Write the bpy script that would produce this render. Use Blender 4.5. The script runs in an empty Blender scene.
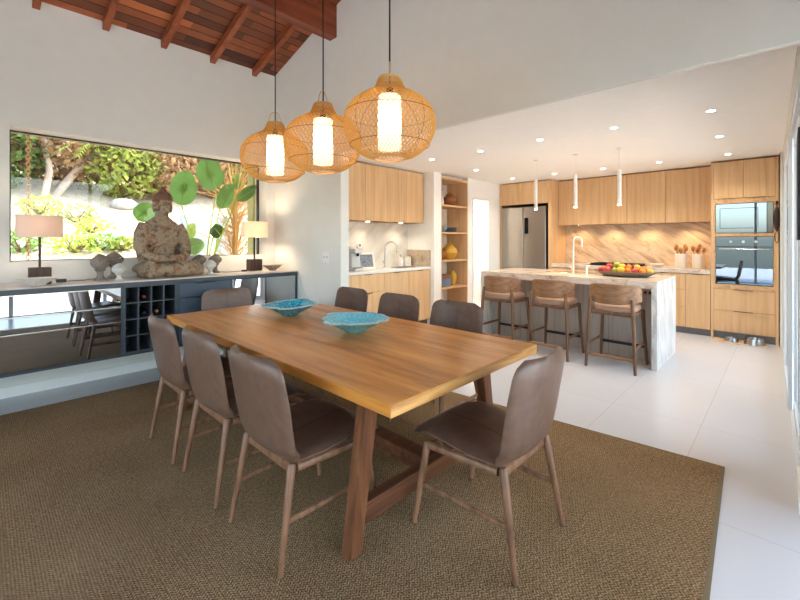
import bpy, bmesh, math, random
from mathutils import Vector, Matrix, Euler, noise as mnoise
random.seed(7)
sc = bpy.context.scene
col = sc.collection
PI = math.pi

# ------------------------------------------------------------------ materials
def new_mat(name):
    m = bpy.data.materials.new(name); m.use_nodes = True
    nt = m.node_tree; nt.nodes.clear()
    out = nt.nodes.new('ShaderNodeOutputMaterial')
    return m, nt, out
def nd(nt, t, **kw):
    n = nt.nodes.new(t)
    for k, v in kw.items():
        if k.startswith('i_'): n.inputs[k[2:].replace('_', ' ')].default_value = v
        else: setattr(n, k, v)
    return n
def c4(c): return (c[0], c[1], c[2], 1)
def srgb(r, g, b):
    f = lambda x: (x/255/12.92) if x/255 <= .04045 else ((x/255+.055)/1.055)**2.4
    return (f(r), f(g), f(b))
def bsdf(nt, out, color=None, rough=.5, metal=0, spec=.5):
    b = nt.nodes.new('ShaderNodeBsdfPrincipled')
    if color is not None: b.inputs['Base Color'].default_value = c4(color)
    b.inputs['Roughness'].default_value = rough
    b.inputs['Metallic'].default_value = metal
    b.inputs['Specular IOR Level'].default_value = spec
    nt.links.new(b.outputs[0], out.inputs[0])
    return b
def coords(nt, scale=(1, 1, 1), rot=(0, 0, 0), loc=(0, 0, 0)):
    tc = nt.nodes.new('ShaderNodeTexCoord'); mp = nt.nodes.new('ShaderNodeMapping')
    mp.inputs['Scale'].default_value = scale; mp.inputs['Rotation'].default_value = rot
    mp.inputs['Location'].default_value = loc
    nt.links.new(tc.outputs['Object'], mp.inputs[0])
    return mp
def ramp(nt, fac, stops):
    r = nt.nodes.new('ShaderNodeValToRGB')
    e = r.color_ramp.elements
    while len(e) > 1: e.remove(e[-1])
    e[0].position, e[0].color = stops[0][0], c4(stops[0][1])
    for p, c in stops[1:]:
        x = e.new(p); x.color = c4(c)
    nt.links.new(fac, r.inputs[0])
    return r
def bump(nt, b, height, strength=.2, dist=.01):
    n = nt.nodes.new('ShaderNodeBump'); n.inputs['Strength'].default_value = strength
    n.inputs['Distance'].default_value = dist
    nt.links.new(height, n.inputs['Height']); nt.links.new(n.outputs[0], b.inputs['Normal'])
def plain(name, color, rough=.5, metal=0, spec=.5, var=.06, nscale=6.0, bmp=0, bscale=60):
    """a plain paint / metal / ceramic with a slight cloudy variation"""
    m, nt, out = new_mat(name); b = bsdf(nt, out, color, rough, metal, spec)
    mp = coords(nt, (nscale,)*3); n = nd(nt, 'ShaderNodeTexNoise'); n.inputs['Detail'].default_value = 3
    nt.links.new(mp.outputs[0], n.inputs[0])
    lo = tuple(c*(1-var) for c in color); hi = tuple(min(1, c*(1+var)) for c in color)
    r = ramp(nt, n.outputs[0], [(.3, lo), (.7, hi)])
    nt.links.new(r.outputs[0], b.inputs['Base Color'])
    if bmp:
        mp2 = coords(nt, (bscale,)*3); n2 = nd(nt, 'ShaderNodeTexNoise'); n2.inputs['Detail'].default_value = 4
        nt.links.new(mp2.outputs[0], n2.inputs[0]); bump(nt, b, n2.outputs[0], bmp, .01)
    return m
def wood(name, stops, axis='z', scale=1.0, rough=.45, stretch=14, bmp=.08, spec=.4, rnd=0.0):
    m, nt, out = new_mat(name); b = bsdf(nt, out, stops[0], rough, 0, spec)
    s = [stretch*scale]*3; s['xyz'.index(axis)] = scale
    mp = coords(nt, s)
    n = nd(nt, 'ShaderNodeTexNoise'); n.inputs['Scale'].default_value = 1.4
    n.inputs['Detail'].default_value = 7; n.inputs['Roughness'].default_value = .62; n.inputs['Distortion'].default_value = .35
    nt.links.new(mp.outputs[0], n.inputs[0])
    k = len(stops)
    r = ramp(nt, n.outputs[0], [(.28+.44*i/(k-1), c) for i, c in enumerate(stops)])
    src = r.outputs[0]
    if rnd:
        oi = nt.nodes.new('ShaderNodeObjectInfo')
        mr = nd(nt, 'ShaderNodeMapRange'); mr.inputs['To Min'].default_value = 1-rnd; mr.inputs['To Max'].default_value = 1+rnd
        nt.links.new(oi.outputs['Random'], mr.inputs['Value'])
        hs = nd(nt, 'ShaderNodeHueSaturation'); nt.links.new(mr.outputs[0], hs.inputs['Value']); nt.links.new(src, hs.inputs['Color'])
        src = hs.outputs[0]
    nt.links.new(src, b.inputs['Base Color'])
    bump(nt, b, n.outputs[0], bmp, .004)
    return m
def marble(name, stops, scale=1.6, rough=.25, rot=(0.3, .5, .6), dist=3.0, squash=(1, 3, 3)):
    m, nt, out = new_mat(name); b = bsdf(nt, out, stops[0], rough)
    m0 = coords(nt, (1, 1, 1), rot); mp = nt.nodes.new('ShaderNodeMapping'); mp.inputs['Scale'].default_value = tuple(scale*q for q in squash)
    nt.links.new(m0.outputs[0], mp.inputs[0])
    n = nd(nt, 'ShaderNodeTexNoise'); n.inputs['Scale'].default_value = 1.3
    n.inputs['Detail'].default_value = 9; n.inputs['Roughness'].default_value = .65; n.inputs['Distortion'].default_value = dist*.3
    nt.links.new(mp.outputs[0], n.inputs[0])
    k = len(stops)
    r = ramp(nt, n.outputs[0], [(.3+.4*i/(k-1), c) for i, c in enumerate(stops)])
    nt.links.new(r.outputs[0], b.inputs['Base Color'])
    return m
def emit(name, color, strength):
    m, nt, out = new_mat(name)
    e = nt.nodes.new('ShaderNodeEmission'); e.inputs[0].default_value = c4(color); e.inputs[1].default_value = strength
    nt.links.new(e.outputs[0], out.inputs[0]); return m
def pane(name, tint=(.97, .99, .98)):
    m, nt, out = new_mat(name)
    t = nt.nodes.new('ShaderNodeBsdfTransparent'); t.inputs[0].default_value = c4(tint)
    g = nt.nodes.new('ShaderNodeBsdfGlossy'); g.inputs['Roughness'].default_value = .01
    f = nt.nodes.new('ShaderNodeFresnel'); f.inputs[0].default_value = 1.4
    x = nt.nodes.new('ShaderNodeMixShader')
    nt.links.new(f.outputs[0], x.inputs[0]); nt.links.new(t.outputs[0], x.inputs[1]); nt.links.new(g.outputs[0], x.inputs[2])
    nt.links.new(x.outputs[0], out.inputs[0]); return m
def translucent(name, color, tr=.5, rough=.8, em=0):
    m, nt, out = new_mat(name)
    d = nt.nodes.new('ShaderNodeBsdfDiffuse'); d.inputs[0].default_value = c4(color)
    t = nt.nodes.new('ShaderNodeBsdfTranslucent'); t.inputs[0].default_value = c4(color)
    x = nt.nodes.new('ShaderNodeMixShader'); x.inputs[0].default_value = tr
    nt.links.new(d.outputs[0], x.inputs[1]); nt.links.new(t.outputs[0], x.inputs[2])
    last = x.outputs[0]
    if em:
        e = nt.nodes.new('ShaderNodeEmission'); e.inputs[0].default_value = (1, .8, .58, 1); e.inputs[1].default_value = em
        a = nt.nodes.new('ShaderNodeAddShader'); nt.links.new(last, a.inputs[0]); nt.links.new(e.outputs[0], a.inputs[1]); last = a.outputs[0]
    nt.links.new(last, out.inputs[0]); return m

M = {}
M['wall'] = plain('wall paint', srgb(226, 224, 218), .75, spec=.2, var=.015, nscale=1.5)
M['white'] = plain('white paint', srgb(246, 244, 240), .6, spec=.25, var=.012, nscale=2)
M['trimwhite'] = plain('white trim', srgb(240, 238, 234), .4, var=.01)
M['table'] = wood('golden table wood', [srgb(152, 88, 32), srgb(204, 132, 58), srgb(222, 158, 82)], 'y', .9, .3, 10, .04)
M['tabletrim'] = wood('table edge wood', [srgb(140, 86, 40), srgb(206, 148, 84), srgb(226, 178, 112)], 'x', 1.2, .4, 14, .05)
M['tableleg'] = wood('dark table leg wood', [srgb(70, 40, 24), srgb(112, 68, 42), srgb(138, 90, 58)], 'z', 1.5, .42, 12, .1)
M['tablerail'] = wood('dark table rail wood', [srgb(64, 36, 22), srgb(100, 60, 38), srgb(130, 82, 54)], 'x', 1.5, .45, 12, .1)
M['chairwood'] = wood('chair walnut', [srgb(84, 54, 37), srgb(126, 88, 63), srgb(148, 108, 80)], 'z', 1.6, .42, 10, .08)
M['leather'] = plain('brown leather', srgb(104, 78, 64), .36, spec=.45, var=.15, nscale=5, bmp=.06, bscale=220)
M['seam'] = plain('leather seam', srgb(64, 46, 40), .6)
M['darkmetal'] = plain('dark metal', srgb(42, 38, 37), .45, .6)
M['chrome'] = plain('brushed chrome', srgb(215, 215, 215), .16, 1.0, var=.03)
M['steel'] = plain('brushed steel', srgb(172, 168, 164), .28, 1.0, var=.05, nscale=2)
M['oak'] = wood('pale oak', [srgb(200, 158, 112), srgb(216, 177, 132), srgb(225, 190, 149)], 'z', .7, .5, 22, .02, .3, .04)
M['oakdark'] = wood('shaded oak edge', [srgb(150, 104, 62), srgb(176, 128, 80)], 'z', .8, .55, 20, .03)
M['oakh'] = wood('oak shelf wood', [srgb(176, 134, 90), srgb(208, 168, 124), srgb(218, 180, 138)], 'x', .8, .5, 20, .03)
M['carcass'] = plain('cabinet carcass', srgb(126, 92, 58), .6)
M['handle'] = plain('bronze pull', srgb(92, 70, 52), .35, .8)
M['toe'] = plain('grey plinth', srgb(120, 120, 126), .4)
M['islandtop'] = marble('beige quartzite', [srgb(146, 126, 110), srgb(196, 180, 166), srgb(216, 204, 192), srgb(176, 158, 142)], 1.6, .16, (0, 0, .9), 2.5, (1, 4, 4))
M['islandside'] = marble('pale grey quartzite', [srgb(166, 160, 156), srgb(208, 205, 202), srgb(224, 222, 220)], 2.2, .3, (0, .2, .1), 2, (4, 4, 1))
M['islandpanel'] = wood('greige island panel', [srgb(164, 152, 142), srgb(190, 179, 168), srgb(200, 189, 179)], 'z', .8, .55, 22, .03)
M['splash'] = marble('golden veined stone', [srgb(136, 112, 92), srgb(184, 162, 138), srgb(208, 190, 168), srgb(150, 126, 102)], 1.5, .3, (-.62, 0, 0), 3, (2, .8, 4))
M['barsplash'] = marble('pale veined stone', [srgb(198, 188, 174), srgb(218, 212, 202), srgb(228, 224, 216)], 1.3, .3, (0, .6, 0), 3, (1, 3, 3))
M['barlow'] = marble('beige veined stone', [srgb(150, 128, 104), srgb(190, 172, 148), srgb(206, 190, 168)], 2.2, .3, (0, .6, 0), 3, (1, 3, 3))
M['barcounter'] = plain('white stone', srgb(232, 229, 223), .25, var=.04)
M['fridge'] = plain('fridge steel', srgb(160, 154, 148), .3, .95, var=.03)
M['blackglass'] = plain('black glass', srgb(16, 18, 22), .03, 0, .9, var=.0)
def mirror(name, tint, base):
    m, nt, out = new_mat(name)
    d = bsdf(nt, out, base, .3, 0, .3)
    g = nt.nodes.new('ShaderNodeBsdfGlossy'); g.inputs['Roughness'].default_value = .012; g.inputs[0].default_value = c4(tint)
    x = nt.nodes.new('ShaderNodeMixShader'); x.inputs[0].default_value = .85
    nt.links.new(d.outputs[0], x.inputs[1]); nt.links.new(g.outputs[0], x.inputs[2]); nt.links.new(x.outputs[0], out.inputs[0]); return m
M['mirror'] = mirror('smoked mirror', (.56, .58, .60), (.03, .03, .035))
M['ovenglass'] = mirror('reflective oven glass', (.2, .245, .3), (.015, .016, .02))
M['sbframe'] = plain('charcoal blue lacquer', srgb(58, 66, 76), .4, var=.05)
M['sbdrawer'] = plain('slate blue lacquer', srgb(66, 80, 96), .35, var=.04)
M['sbtop'] = marble('pale stone top', [srgb(176, 158, 146), srgb(214, 202, 192), srgb(226, 216, 208)], 1.2, .28, (0, 0, .3), 2, (1, 4, 4))
M['cubby'] = plain('wine rack lacquer', srgb(70, 74, 82), .5)
M['cubbydark'] = plain('wine rack back', srgb(20, 22, 26), .6)
M['bottle'] = plain('dark bottle glass', srgb(22, 18, 18), .12)
M['foilred'] = plain('red foil', srgb(120, 34, 26), .35)
M['foilgold'] = plain('amber foil', srgb(150, 96, 44), .35)
M['wicker'] = translucent('woven rattan', srgb(226, 186, 112), .42)
M['wickerdark'] = plain('dark rattan hoop', srgb(150, 100, 46), .6)
M['wickerpale'] = plain('pale rattan', srgb(206, 170, 122), .6)
M['bulb'] = translucent('paper tube', srgb(252, 240, 222), .6)
M['cord'] = plain('black cord', srgb(22, 20, 20), .6)
M['tubewhite'] = plain('white lamp tube', srgb(242, 238, 232), .4)
M['paletap'] = plain('pale champagne metal', srgb(222, 212, 198), .3, .4, var=.02)
M['tip'] = emit('warm lamp tip', (1, .72, .42), 9)
M['led'] = emit('downlight led', (1, .9, .74), 26)
M['ledring'] = plain('downlight ring', srgb(245, 243, 240), .4)
M['shadelin'] = translucent('linen lamp shade', srgb(232, 214, 200), .35)
M['shadelit'] = translucent('lit linen lamp shade', srgb(246, 230, 214), .45)
M['lampwood'] = wood('dark lamp wood', [srgb(48, 30, 22), srgb(84, 56, 42)], 'z', 2, .5, 10)
M['statue'] = None
M['stone'] = plain('dark carved stone', srgb(132, 122, 112), .85, var=.35, nscale=30, bmp=.5, bscale=70)
M['whitestone'] = plain('white carved stone', srgb(205, 203, 198), .8, var=.15, nscale=30, bmp=.4, bscale=70)
M['dish'] = plain('white textured ceramic', srgb(226, 220, 212), .55, var=.2, nscale=25, bmp=.6, bscale=40)
M['shell'] = plain('taupe ceramic', srgb(150, 132, 116), .5, var=.2, nscale=14)
M['dish2'] = plain('silver white plastic', srgb(214, 216, 218), .3, .2, var=.03)
M['plug'] = plain('black plastic', srgb(26, 24, 26), .45)
M['plate'] = plain('white plastic', srgb(236, 234, 230), .35, var=.01)
M['nickel'] = plain('satin nickel', srgb(196, 192, 188), .25, 1.0, var=.02)
M['whiteceramic'] = plain('white ceramic', srgb(236, 231, 222), .3, var=.02)
M['leaf'] = translucent('broad green leaf', srgb(128, 164, 92), .45)
M['leafdark'] = translucent('dark green leaf', srgb(62, 96, 48), .35)
M['leaflime'] = translucent('lime leaf', srgb(176, 196, 84), .5)
M['bush'] = translucent('bush leaf', srgb(92, 110, 60), .35)
M['bushyel'] = translucent('yellow green leaf', srgb(150, 160, 80), .4)
M['bushdry'] = translucent('dry twig leaf', srgb(158, 126, 92), .3)
M['straw'] = translucent('dry straw', srgb(206, 170, 112), .35)
M['bark'] = plain('pale bark', srgb(172, 150, 132), .8, var=.25, nscale=14, bmp=.4, bscale=30)
M['twig'] = plain('brown twig', srgb(104, 78, 54), .8, var=.2)
M['copper'] = plain('copper links', srgb(178, 128, 84), .4, .7)
M['sand'] = plain('sunlit sandy earth', srgb(186, 168, 142), .9, spec=.1, var=.16, nscale=1.6, bmp=.5, bscale=9)
M['paver'] = plain('terrace stone', srgb(196, 190, 182), .8, var=.1, nscale=3)
M['concrete'] = plain('shade-tinted white concrete', srgb(186, 202, 214), .8, var=.05)  # white blocks tinted blue-grey, their shade is put into the colour
M['rock'] = plain('grey rock', srgb(160, 160, 160), .85, var=.25, nscale=9, bmp=.5, bscale=14)
M['frame'] = plain('dark bronze window frame', srgb(74, 58, 46), .45, .2)
M['jamb'] = plain('olive outside plaster', srgb(176, 168, 112), .8, var=.08)
M['alu'] = plain('sheen-whitened aluminium', srgb(214, 219, 224), .35, .1, var=.02)  # frame metal whitened so its colour carries the daylight sheen
M['aludark'] = plain('dark screen fabric', srgb(40, 48, 60), .6)
M['pane'] = pane('window glass')
M['hat'] = plain('dark brown felt', srgb(58, 38, 32), .8)
M['stoolwood'] = wood('stool walnut', [srgb(102, 70, 50), srgb(146, 106, 76), srgb(166, 126, 94)], 'y', 1.5, .45, 12, .06)
M['stoolleg'] = wood('stool leg walnut', [srgb(88, 60, 42), srgb(134, 96, 68)], 'z', 1.5, .45, 12, .06)
M['cushion'] = plain('tan leather cushion', srgb(168, 134, 112), .45, var=.08, nscale=8, bmp=.05, bscale=150)
M['tray'] = plain('grey brown tray', srgb(112, 98, 84), .45, var=.12, nscale=10)
for k, c in dict(red=(158, 36, 34), pink=(184, 62, 66), orange=(218, 118, 30), yellow=(220, 168, 50), green=(136, 158, 52), maroon=(96, 28, 32)).items():
    M['f'+k] = plain('%s fruit skin' % k, srgb(*c), .38, var=.18, nscale=14)
M['yellowpot'] = plain('yellow glazed pot', srgb(206, 160, 60), .35, var=.25, nscale=12)
M['brownpot'] = plain('terracotta pot', srgb(150, 92, 54), .55, var=.25, nscale=14)
M['bluepl'] = plain('blue grey ceramic', srgb(120, 136, 150), .35, var=.25, nscale=30)
M['bluebox'] = plain('blue painted box', srgb(104, 124, 150), .5, var=.3, nscale=26)
M['utensil'] = wood('utensil wood', [srgb(150, 96, 48), srgb(196, 140, 80)], 'z', 3, .6, 6)
M['photo'] = plain('landscape picture', srgb(120, 126, 138), .4, var=.7, nscale=14)
M['mat'] = plain('tan mat', srgb(206, 178, 140), .8)

def mat_statue():
    m, nt, out = new_mat('weathered carved wood'); b = bsdf(nt, out, (.3, .22, .15), .8, 0, .2)
    mp = coords(nt, (2.4, 2.4, 2)); n = nd(nt, 'ShaderNodeTexNoise'); n.inputs['Detail'].default_value = 9; n.inputs['Roughness'].default_value = .66
    nt.links.new(mp.outputs[0], n.inputs[0])
    r = ramp(nt, n.outputs[0], [(.3, srgb(58, 42, 32)), (.41, srgb(122, 98, 78)), (.5, srgb(166, 148, 126)), (.57, srgb(150, 122, 98)), (.64, srgb(132, 84, 58)), (.74, srgb(186, 170, 150))])
    nt.links.new(r.outputs[0], b.inputs['Base Color'])
    mp2 = coords(nt, (40, 40, 26)); n2 = nd(nt, 'ShaderNodeTexNoise'); n2.inputs['Detail'].default_value = 6
    nt.links.new(mp2.outputs[0], n2.inputs[0]); bump(nt, b, n2.outputs[0], .6, .012)
    return m
M['statue'] = mat_statue()
M['crown'] = plain('reddish brown carved wood', srgb(122, 84, 64), .8, var=.35, nscale=22, bmp=.5, bscale=50)

def mat_floor():
    m, nt, out = new_mat('large pale floor tiles'); b = bsdf(nt, out, srgb(208, 204, 199), .24, 0, .45)
    tc = nt.nodes.new('ShaderNodeTexCoord'); mp = nt.nodes.new('ShaderNodeMapping')
    nt.links.new(tc.outputs['Object'], mp.inputs[0]); mp.inputs['Location'].default_value = (-2.5+6, -.45+6, 0)
    br = nt.nodes.new('ShaderNodeTexBrick'); nt.links.new(mp.outputs[0], br.inputs[0])
    br.offset = 0; br.inputs['Scale'].default_value = 1; br.inputs['Brick Width'].default_value = 1.2; br.inputs['Row Height'].default_value = .6
    br.inputs['Mortar Size'].default_value = .0022; br.inputs['Mortar Smooth'].default_value = .1
    br.inputs['Color1'].default_value = c4(srgb(206, 205, 205)); br.inputs['Color2'].default_value = c4(srgb(203, 202, 203)); br.inputs['Mortar'].default_value = c4(srgb(182, 179, 177))
    nt.links.new(br.outputs[0], b.inputs['Base Color'])
    return m
M['floor'] = mat_floor()

def mat_rug():
    m, nt, out = new_mat('herringbone sisal'); b = bsdf(nt, out, (.2, .15, .09), .95, 0, .1)
    tc = nt.nodes.new('ShaderNodeTexCoord'); sp = nt.nodes.new('ShaderNodeSeparateXYZ'); nt.links.new(tc.outputs['Object'], sp.inputs[0])
    def mth(op, a, bb=None):
        n = nt.nodes.new('ShaderNodeMath'); n.operation = op
        for i, v in enumerate((a, bb)):
            if v is None: continue
            if isinstance(v, (int, float)): n.inputs[i].default_value = v
            else: nt.links.new(v, n.inputs[i])
        return n.outputs[0]
    zz = mth('PINGPONG', sp.outputs[0], .016)
    ph = mth('MULTIPLY', mth('ADD', sp.outputs[1], zz), 2*PI/.0145)
    s = mth('SINE', ph)
    s2 = mth('SINE', mth('MULTIPLY', sp.outputs[0], 2*PI/.011))
    n = nd(nt, 'ShaderNodeTexNoise'); n.inputs['Scale'].default_value = 95; n.inputs['Detail'].default_value = 3
    nt.links.new(tc.outputs['Object'], n.inputs[0])
    nb = nd(nt, 'ShaderNodeTexNoise'); nb.inputs['Scale'].default_value = 1.3; nb.inputs['Detail'].default_value = 3
    nt.links.new(tc.outputs['Object'], nb.inputs[0])
    f = mth('ADD', mth('ADD', mth('MULTIPLY', s, .15), mth('MULTIPLY', s2, .07)), mth('ADD', mth('MULTIPLY', n.outputs[0], .8), mth('MULTIPLY', nb.outputs[0], .3)))
    r = ramp(nt, f, [(.14, srgb(52, 37, 23)), (.48, srgb(119, 92, 62)), (.92, srgb(194, 163, 122))])
    nt.links.new(r.outputs[0], b.inputs['Base Color']); bump(nt, b, f, .6, .006)
    return m
M['rug'] = mat_rug()
M['rugedge'] = plain('sisal binding', srgb(124, 106, 80), .95, spec=.1, var=.2, nscale=60)

def mat_planks():
    m, nt, out = new_mat('red timber boards'); b = bsdf(nt, out, (.2, .08, .04), .45, 0, .35)
    tc = nt.nodes.new('ShaderNodeTexCoord'); sp = nt.nodes.new('ShaderNodeSeparateXYZ'); nt.links.new(tc.outputs['Object'], sp.inputs[0])
    def mth(op, a, bb=None):
        n = nt.nodes.new('ShaderNodeMath'); n.operation = op
        for i, v in enumerate((a, bb)):
            if v is None: continue
            if isinstance(v, (int, float)): n.inputs[i].default_value = v
            else: nt.links.new(v, n.inputs[i])
        return n.outputs[0]
    y = mth('DIVIDE', sp.outputs[1], .105); fl = mth('FLOOR', y); fr = mth('FRACT', y)
    xs = mth('FLOOR', mth('ADD', mth('DIVIDE', sp.outputs[0], 1.04), mth('MULTIPLY', fl, .5)))
    cb = nt.nodes.new('ShaderNodeCombineXYZ'); nt.links.new(fl, cb.inputs[0]); nt.links.new(xs, cb.inputs[1])
    wn = nt.nodes.new('ShaderNodeTexWhiteNoise'); nt.links.new(cb.outputs[0], wn.inputs[0])
    n = nd(nt, 'ShaderNodeTexNoise'); mp = coords(nt, (1.5, 22, 22)); nt.links.new(mp.outputs[0], n.inputs[0]); n.inputs['Detail'].default_value = 5
    f = mth('ADD', mth('MULTIPLY', wn.outputs[0], .75), mth('MULTIPLY', n.outputs[0], .3))
    r = ramp(nt, f, [(.05, srgb(58, 30, 20)), (.5, srgb(118, 64, 40)), (.8, srgb(164, 90, 52)), (1.0, srgb(200, 118, 66))])
    gap = mth('LESS_THAN', fr, .1)
    mx = nt.nodes.new('ShaderNodeMix'); mx.data_type = 'RGBA'
    nt.links.new(gap, mx.inputs[0]); nt.links.new(r.outputs[0], mx.inputs[6]); mx.inputs[7].default_value = c4(srgb(26, 14, 10))
    nt.links.new(mx.outputs[2], b.inputs['Base Color'])
    bump(nt, b, mth('SUBTRACT', 1, gap), .6, .01)
    return m
M['planks'] = mat_planks()
M['rafter'] = wood('red rafter timber', [srgb(88, 42, 24), srgb(146, 76, 44), srgb(170, 94, 54)], 'y', 1.2, .45, 10)
M['beam'] = wood('red beam timber', [srgb(76, 34, 20), srgb(122, 58, 34), srgb(140, 72, 42)], 'x', 1.0, .45, 10)

def mat_blue():
    m, nt, out = new_mat('turquoise glaze'); b = bsdf(nt, out, (.05, .4, .5), .12, 0, .6)
    mp = coords(nt, (16, 16, 16)); n = nd(nt, 'ShaderNodeTexNoise'); n.inputs['Detail'].default_value = 5; nt.links.new(mp.outputs[0], n.inputs[0])
    r = ramp(nt, n.outputs[0], [(.3, srgb(18, 84, 112)), (.5, srgb(46, 150, 178)), (.68, srgb(120, 202, 214))])
    nt.links.new(r.outputs[0], b.inputs['Base Color']); return m
M['blue'] = mat_blue()
M['bluepale'] = plain('pale turquoise glaze', srgb(112, 190, 204), .15, var=.3, nscale=16)
M['bluerim'] = plain('crusted pale rim', srgb(150, 178, 178), .35, var=.5, nscale=60, bmp=.5, bscale=60)
M['bluedark'] = plain('deep blue glaze', srgb(22, 84, 108), .2, var=.4, nscale=24)

# ------------------------------------------------------------------ mesh helpers
def B(): return bmesh.new()
def bx(bm, x0, x1, y0, y1, z0, z1, bev=0, seg=1):
    r = bmesh.ops.create_cube(bm, size=1)
    vs = r['verts']
    for v in vs:
        v.co = Vector(((x0+x1)/2+v.co.x*(x1-x0), (y0+y1)/2+v.co.y*(y1-y0), (z0+z1)/2+v.co.z*(z1-z0)))
    if bev:
        es = list({e for v in vs for e in v.link_edges})
        bmesh.ops.bevel(bm, geom=es, offset=bev, segments=seg, affect='EDGES', profile=.5)
    return bm
def tube(bm, pts, rad, n=8, closed=False, caps=True, flat=1.0):
    pts = [Vector(p) for p in pts]; k = len(pts)
    rs = rad if isinstance(rad, (list, tuple)) else [rad]*k
    rings = []; up = None
    for i, p in enumerate(pts):
        if closed: d = pts[(i+1) % k]-pts[i-1]
        else: d = pts[min(i+1, k-1)]-pts[max(i-1, 0)]
        d.normalize()
        if up is None:
            up = Vector((0, 0, 1)) if abs(d.z) < .9 else Vector((1, 0, 0))
        a = d.cross(up)
        if a.length < 1e-6: a = d.orthogonal()
        a.normalize(); b = a.cross(d).normalized(); up = b
        rings.append([bm.verts.new(p+(a*math.cos(2*PI*j/n)+b*math.sin(2*PI*j/n)*flat)*rs[i]) for j in range(n)])
    m = k if closed else k-1
    for i in range(m):
        A, C = rings[i], rings[(i+1) % k]
        for j in range(n): bm.faces.new((A[j], A[(j+1) % n], C[(j+1) % n], C[j]))
    if caps and not closed:
        bm.faces.new(rings[0][::-1]); bm.faces.new(rings[-1])
    return bm
def lathe(bm, prof, n=24, c=(0, 0, 0), fn=None, capb=True, capt=True):
    """prof: (r, z) list; fn(r, z, ang) may change r, z"""
    rings = []
    for (r, z) in prof:
        ring = []
        for j in range(n):
            a = 2*PI*j/n; rr, zz = (r, z) if fn is None else fn(r, z, a)
            ring.append(bm.verts.new((c[0]+rr*math.cos(a), c[1]+rr*math.sin(a), c[2]+zz)))
        rings.append(ring)
    for A, C in zip(rings, rings[1:]):
        for j in range(n): bm.faces.new((A[j], A[(j+1) % n], C[(j+1) % n], C[j]))
    if capb: bm.faces.new(rings[0][::-1])
    if capt: bm.faces.new(rings[-1])
    return bm
def ell(bm, c, r, rot=(0, 0, 0), u=20, v=12):
    g = bmesh.ops.create_uvsphere(bm, u_segments=u, v_segments=v, radius=1)
    mt = Matrix.Translation(c) @ Euler(rot).to_matrix().to_4x4() @ Matrix.Diagonal((r[0], r[1], r[2], 1))
    bmesh.ops.transform(bm, matrix=mt, verts=g['verts']); return bm
def prism(bm, poly, axis, a0, a1):
    """poly: 2D points in the two other axes, extruded along axis from a0 to a1"""
    def mk(p, a):
        return {'x': (a, p[0], p[1]), 'y': (p[0], a, p[1]), 'z': (p[0], p[1], a)}[axis]
    A = [bm.verts.new(mk(p, a0)) for p in poly]; C = [bm.verts.new(mk(p, a1)) for p in poly]
    bm.faces.new(A); bm.faces.new(C[::-1]); n = len(poly)
    for i in range(n): bm.faces.new((A[i], C[i], C[(i+1) % n], A[(i+1) % n]))
    return bm
def mesh_obj(name, bm, mat, parent=None, loc=None, smooth=35, rz=0):
    bmesh.ops.recalc_face_normals(bm, faces=bm.faces[:])
    me = bpy.data.meshes.new(name); bm.to_mesh(me); bm.free()
    if mat is not None: me.materials.append(mat)
    if smooth:
        for p in me.polygons: p.use_smooth = True
        me.set_sharp_from_angle(angle=math.radians(smooth))
    o = bpy.data.objects.new(name, me); col.objects.link(o)
    if parent is not None: o.parent = parent
    if loc is not None: o.location = loc
    o.rotation_euler.z = rz
    return o
def tag(o, label, cat, group=None):
    o['label'] = label; o['category'] = cat
    if group: o['group'] = group
    return o
def thing(name, label, cat, loc=(0, 0, 0), rz=0, group=None):
    o = bpy.data.objects.new(name, None); col.objects.link(o)
    o.empty_display_size = .1; o.location = loc; o.rotation_euler.z = rz
    return tag(o, label, cat, group)
def part(name, bm, mat, parent, smooth=35, label=None):
    o = mesh_obj(name, bm, mat, parent, None, smooth)
    if label: o['label'] = label
    return o
def solo(name, bm, mat, label, cat, loc=(0, 0, 0), group=None, smooth=35, rz=0):
    return tag(mesh_obj(name, bm, mat, None, loc, smooth, rz), label, cat, group)
def struct(name, bm, mat, label=None, parent=None, smooth=0):
    o = mesh_obj(name, bm, mat, parent, None, smooth)
    if parent is None: o['kind'] = 'structure'
    if label: o['label'] = label
    return o
def kids(o): return [c for c in bpy.data.objects if c.parent == o]
def dup(root, loc, rz=0, label=None):
    r = root.copy(); col.objects.link(r); r.location = loc; r.rotation_euler = (0, 0, rz)
    if label: r['label'] = label
    for c in KID(root):
        d = c.copy(); col.objects.link(d); d.parent = r
        for g in KID(c):
            e = g.copy(); col.objects.link(e); e.parent = d
    return r
def KID(o): return list(o.children)
def lamp(kind, name, loc, energy, color=(1, .8, .6), size=.05, rot=None, spot=None, blend=.6):
    l = bpy.data.lights.new(name, kind); l.energy = energy; l.color = color
    if kind in ('POINT', 'SPOT'): l.shadow_soft_size = size
    if kind == 'SPOT': l.spot_size = spot; l.spot_blend = blend
    o = bpy.data.objects.new(name, l); col.objects.link(o); o.location = loc
    if rot: o.rotation_euler = rot
    return o

# ------------------------------------------------------------------ camera  (x: along the window wall, y: towards it)
H = 1.38
cam = bpy.data.cameras.new('camera'); co = bpy.data.objects.new('camera', cam); col.objects.link(co)
cam.sensor_fit = 'HORIZONTAL'; cam.sensor_width = 36; cam.lens = 36*402/800; cam.shift_y = -60/800
cam.clip_start = .05; cam.clip_end = 200
co.location = (0, 0, H); th = math.atan(385/402)
co.rotation_euler = (PI/2, 0, th-PI/2)
sc.camera = co

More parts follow.
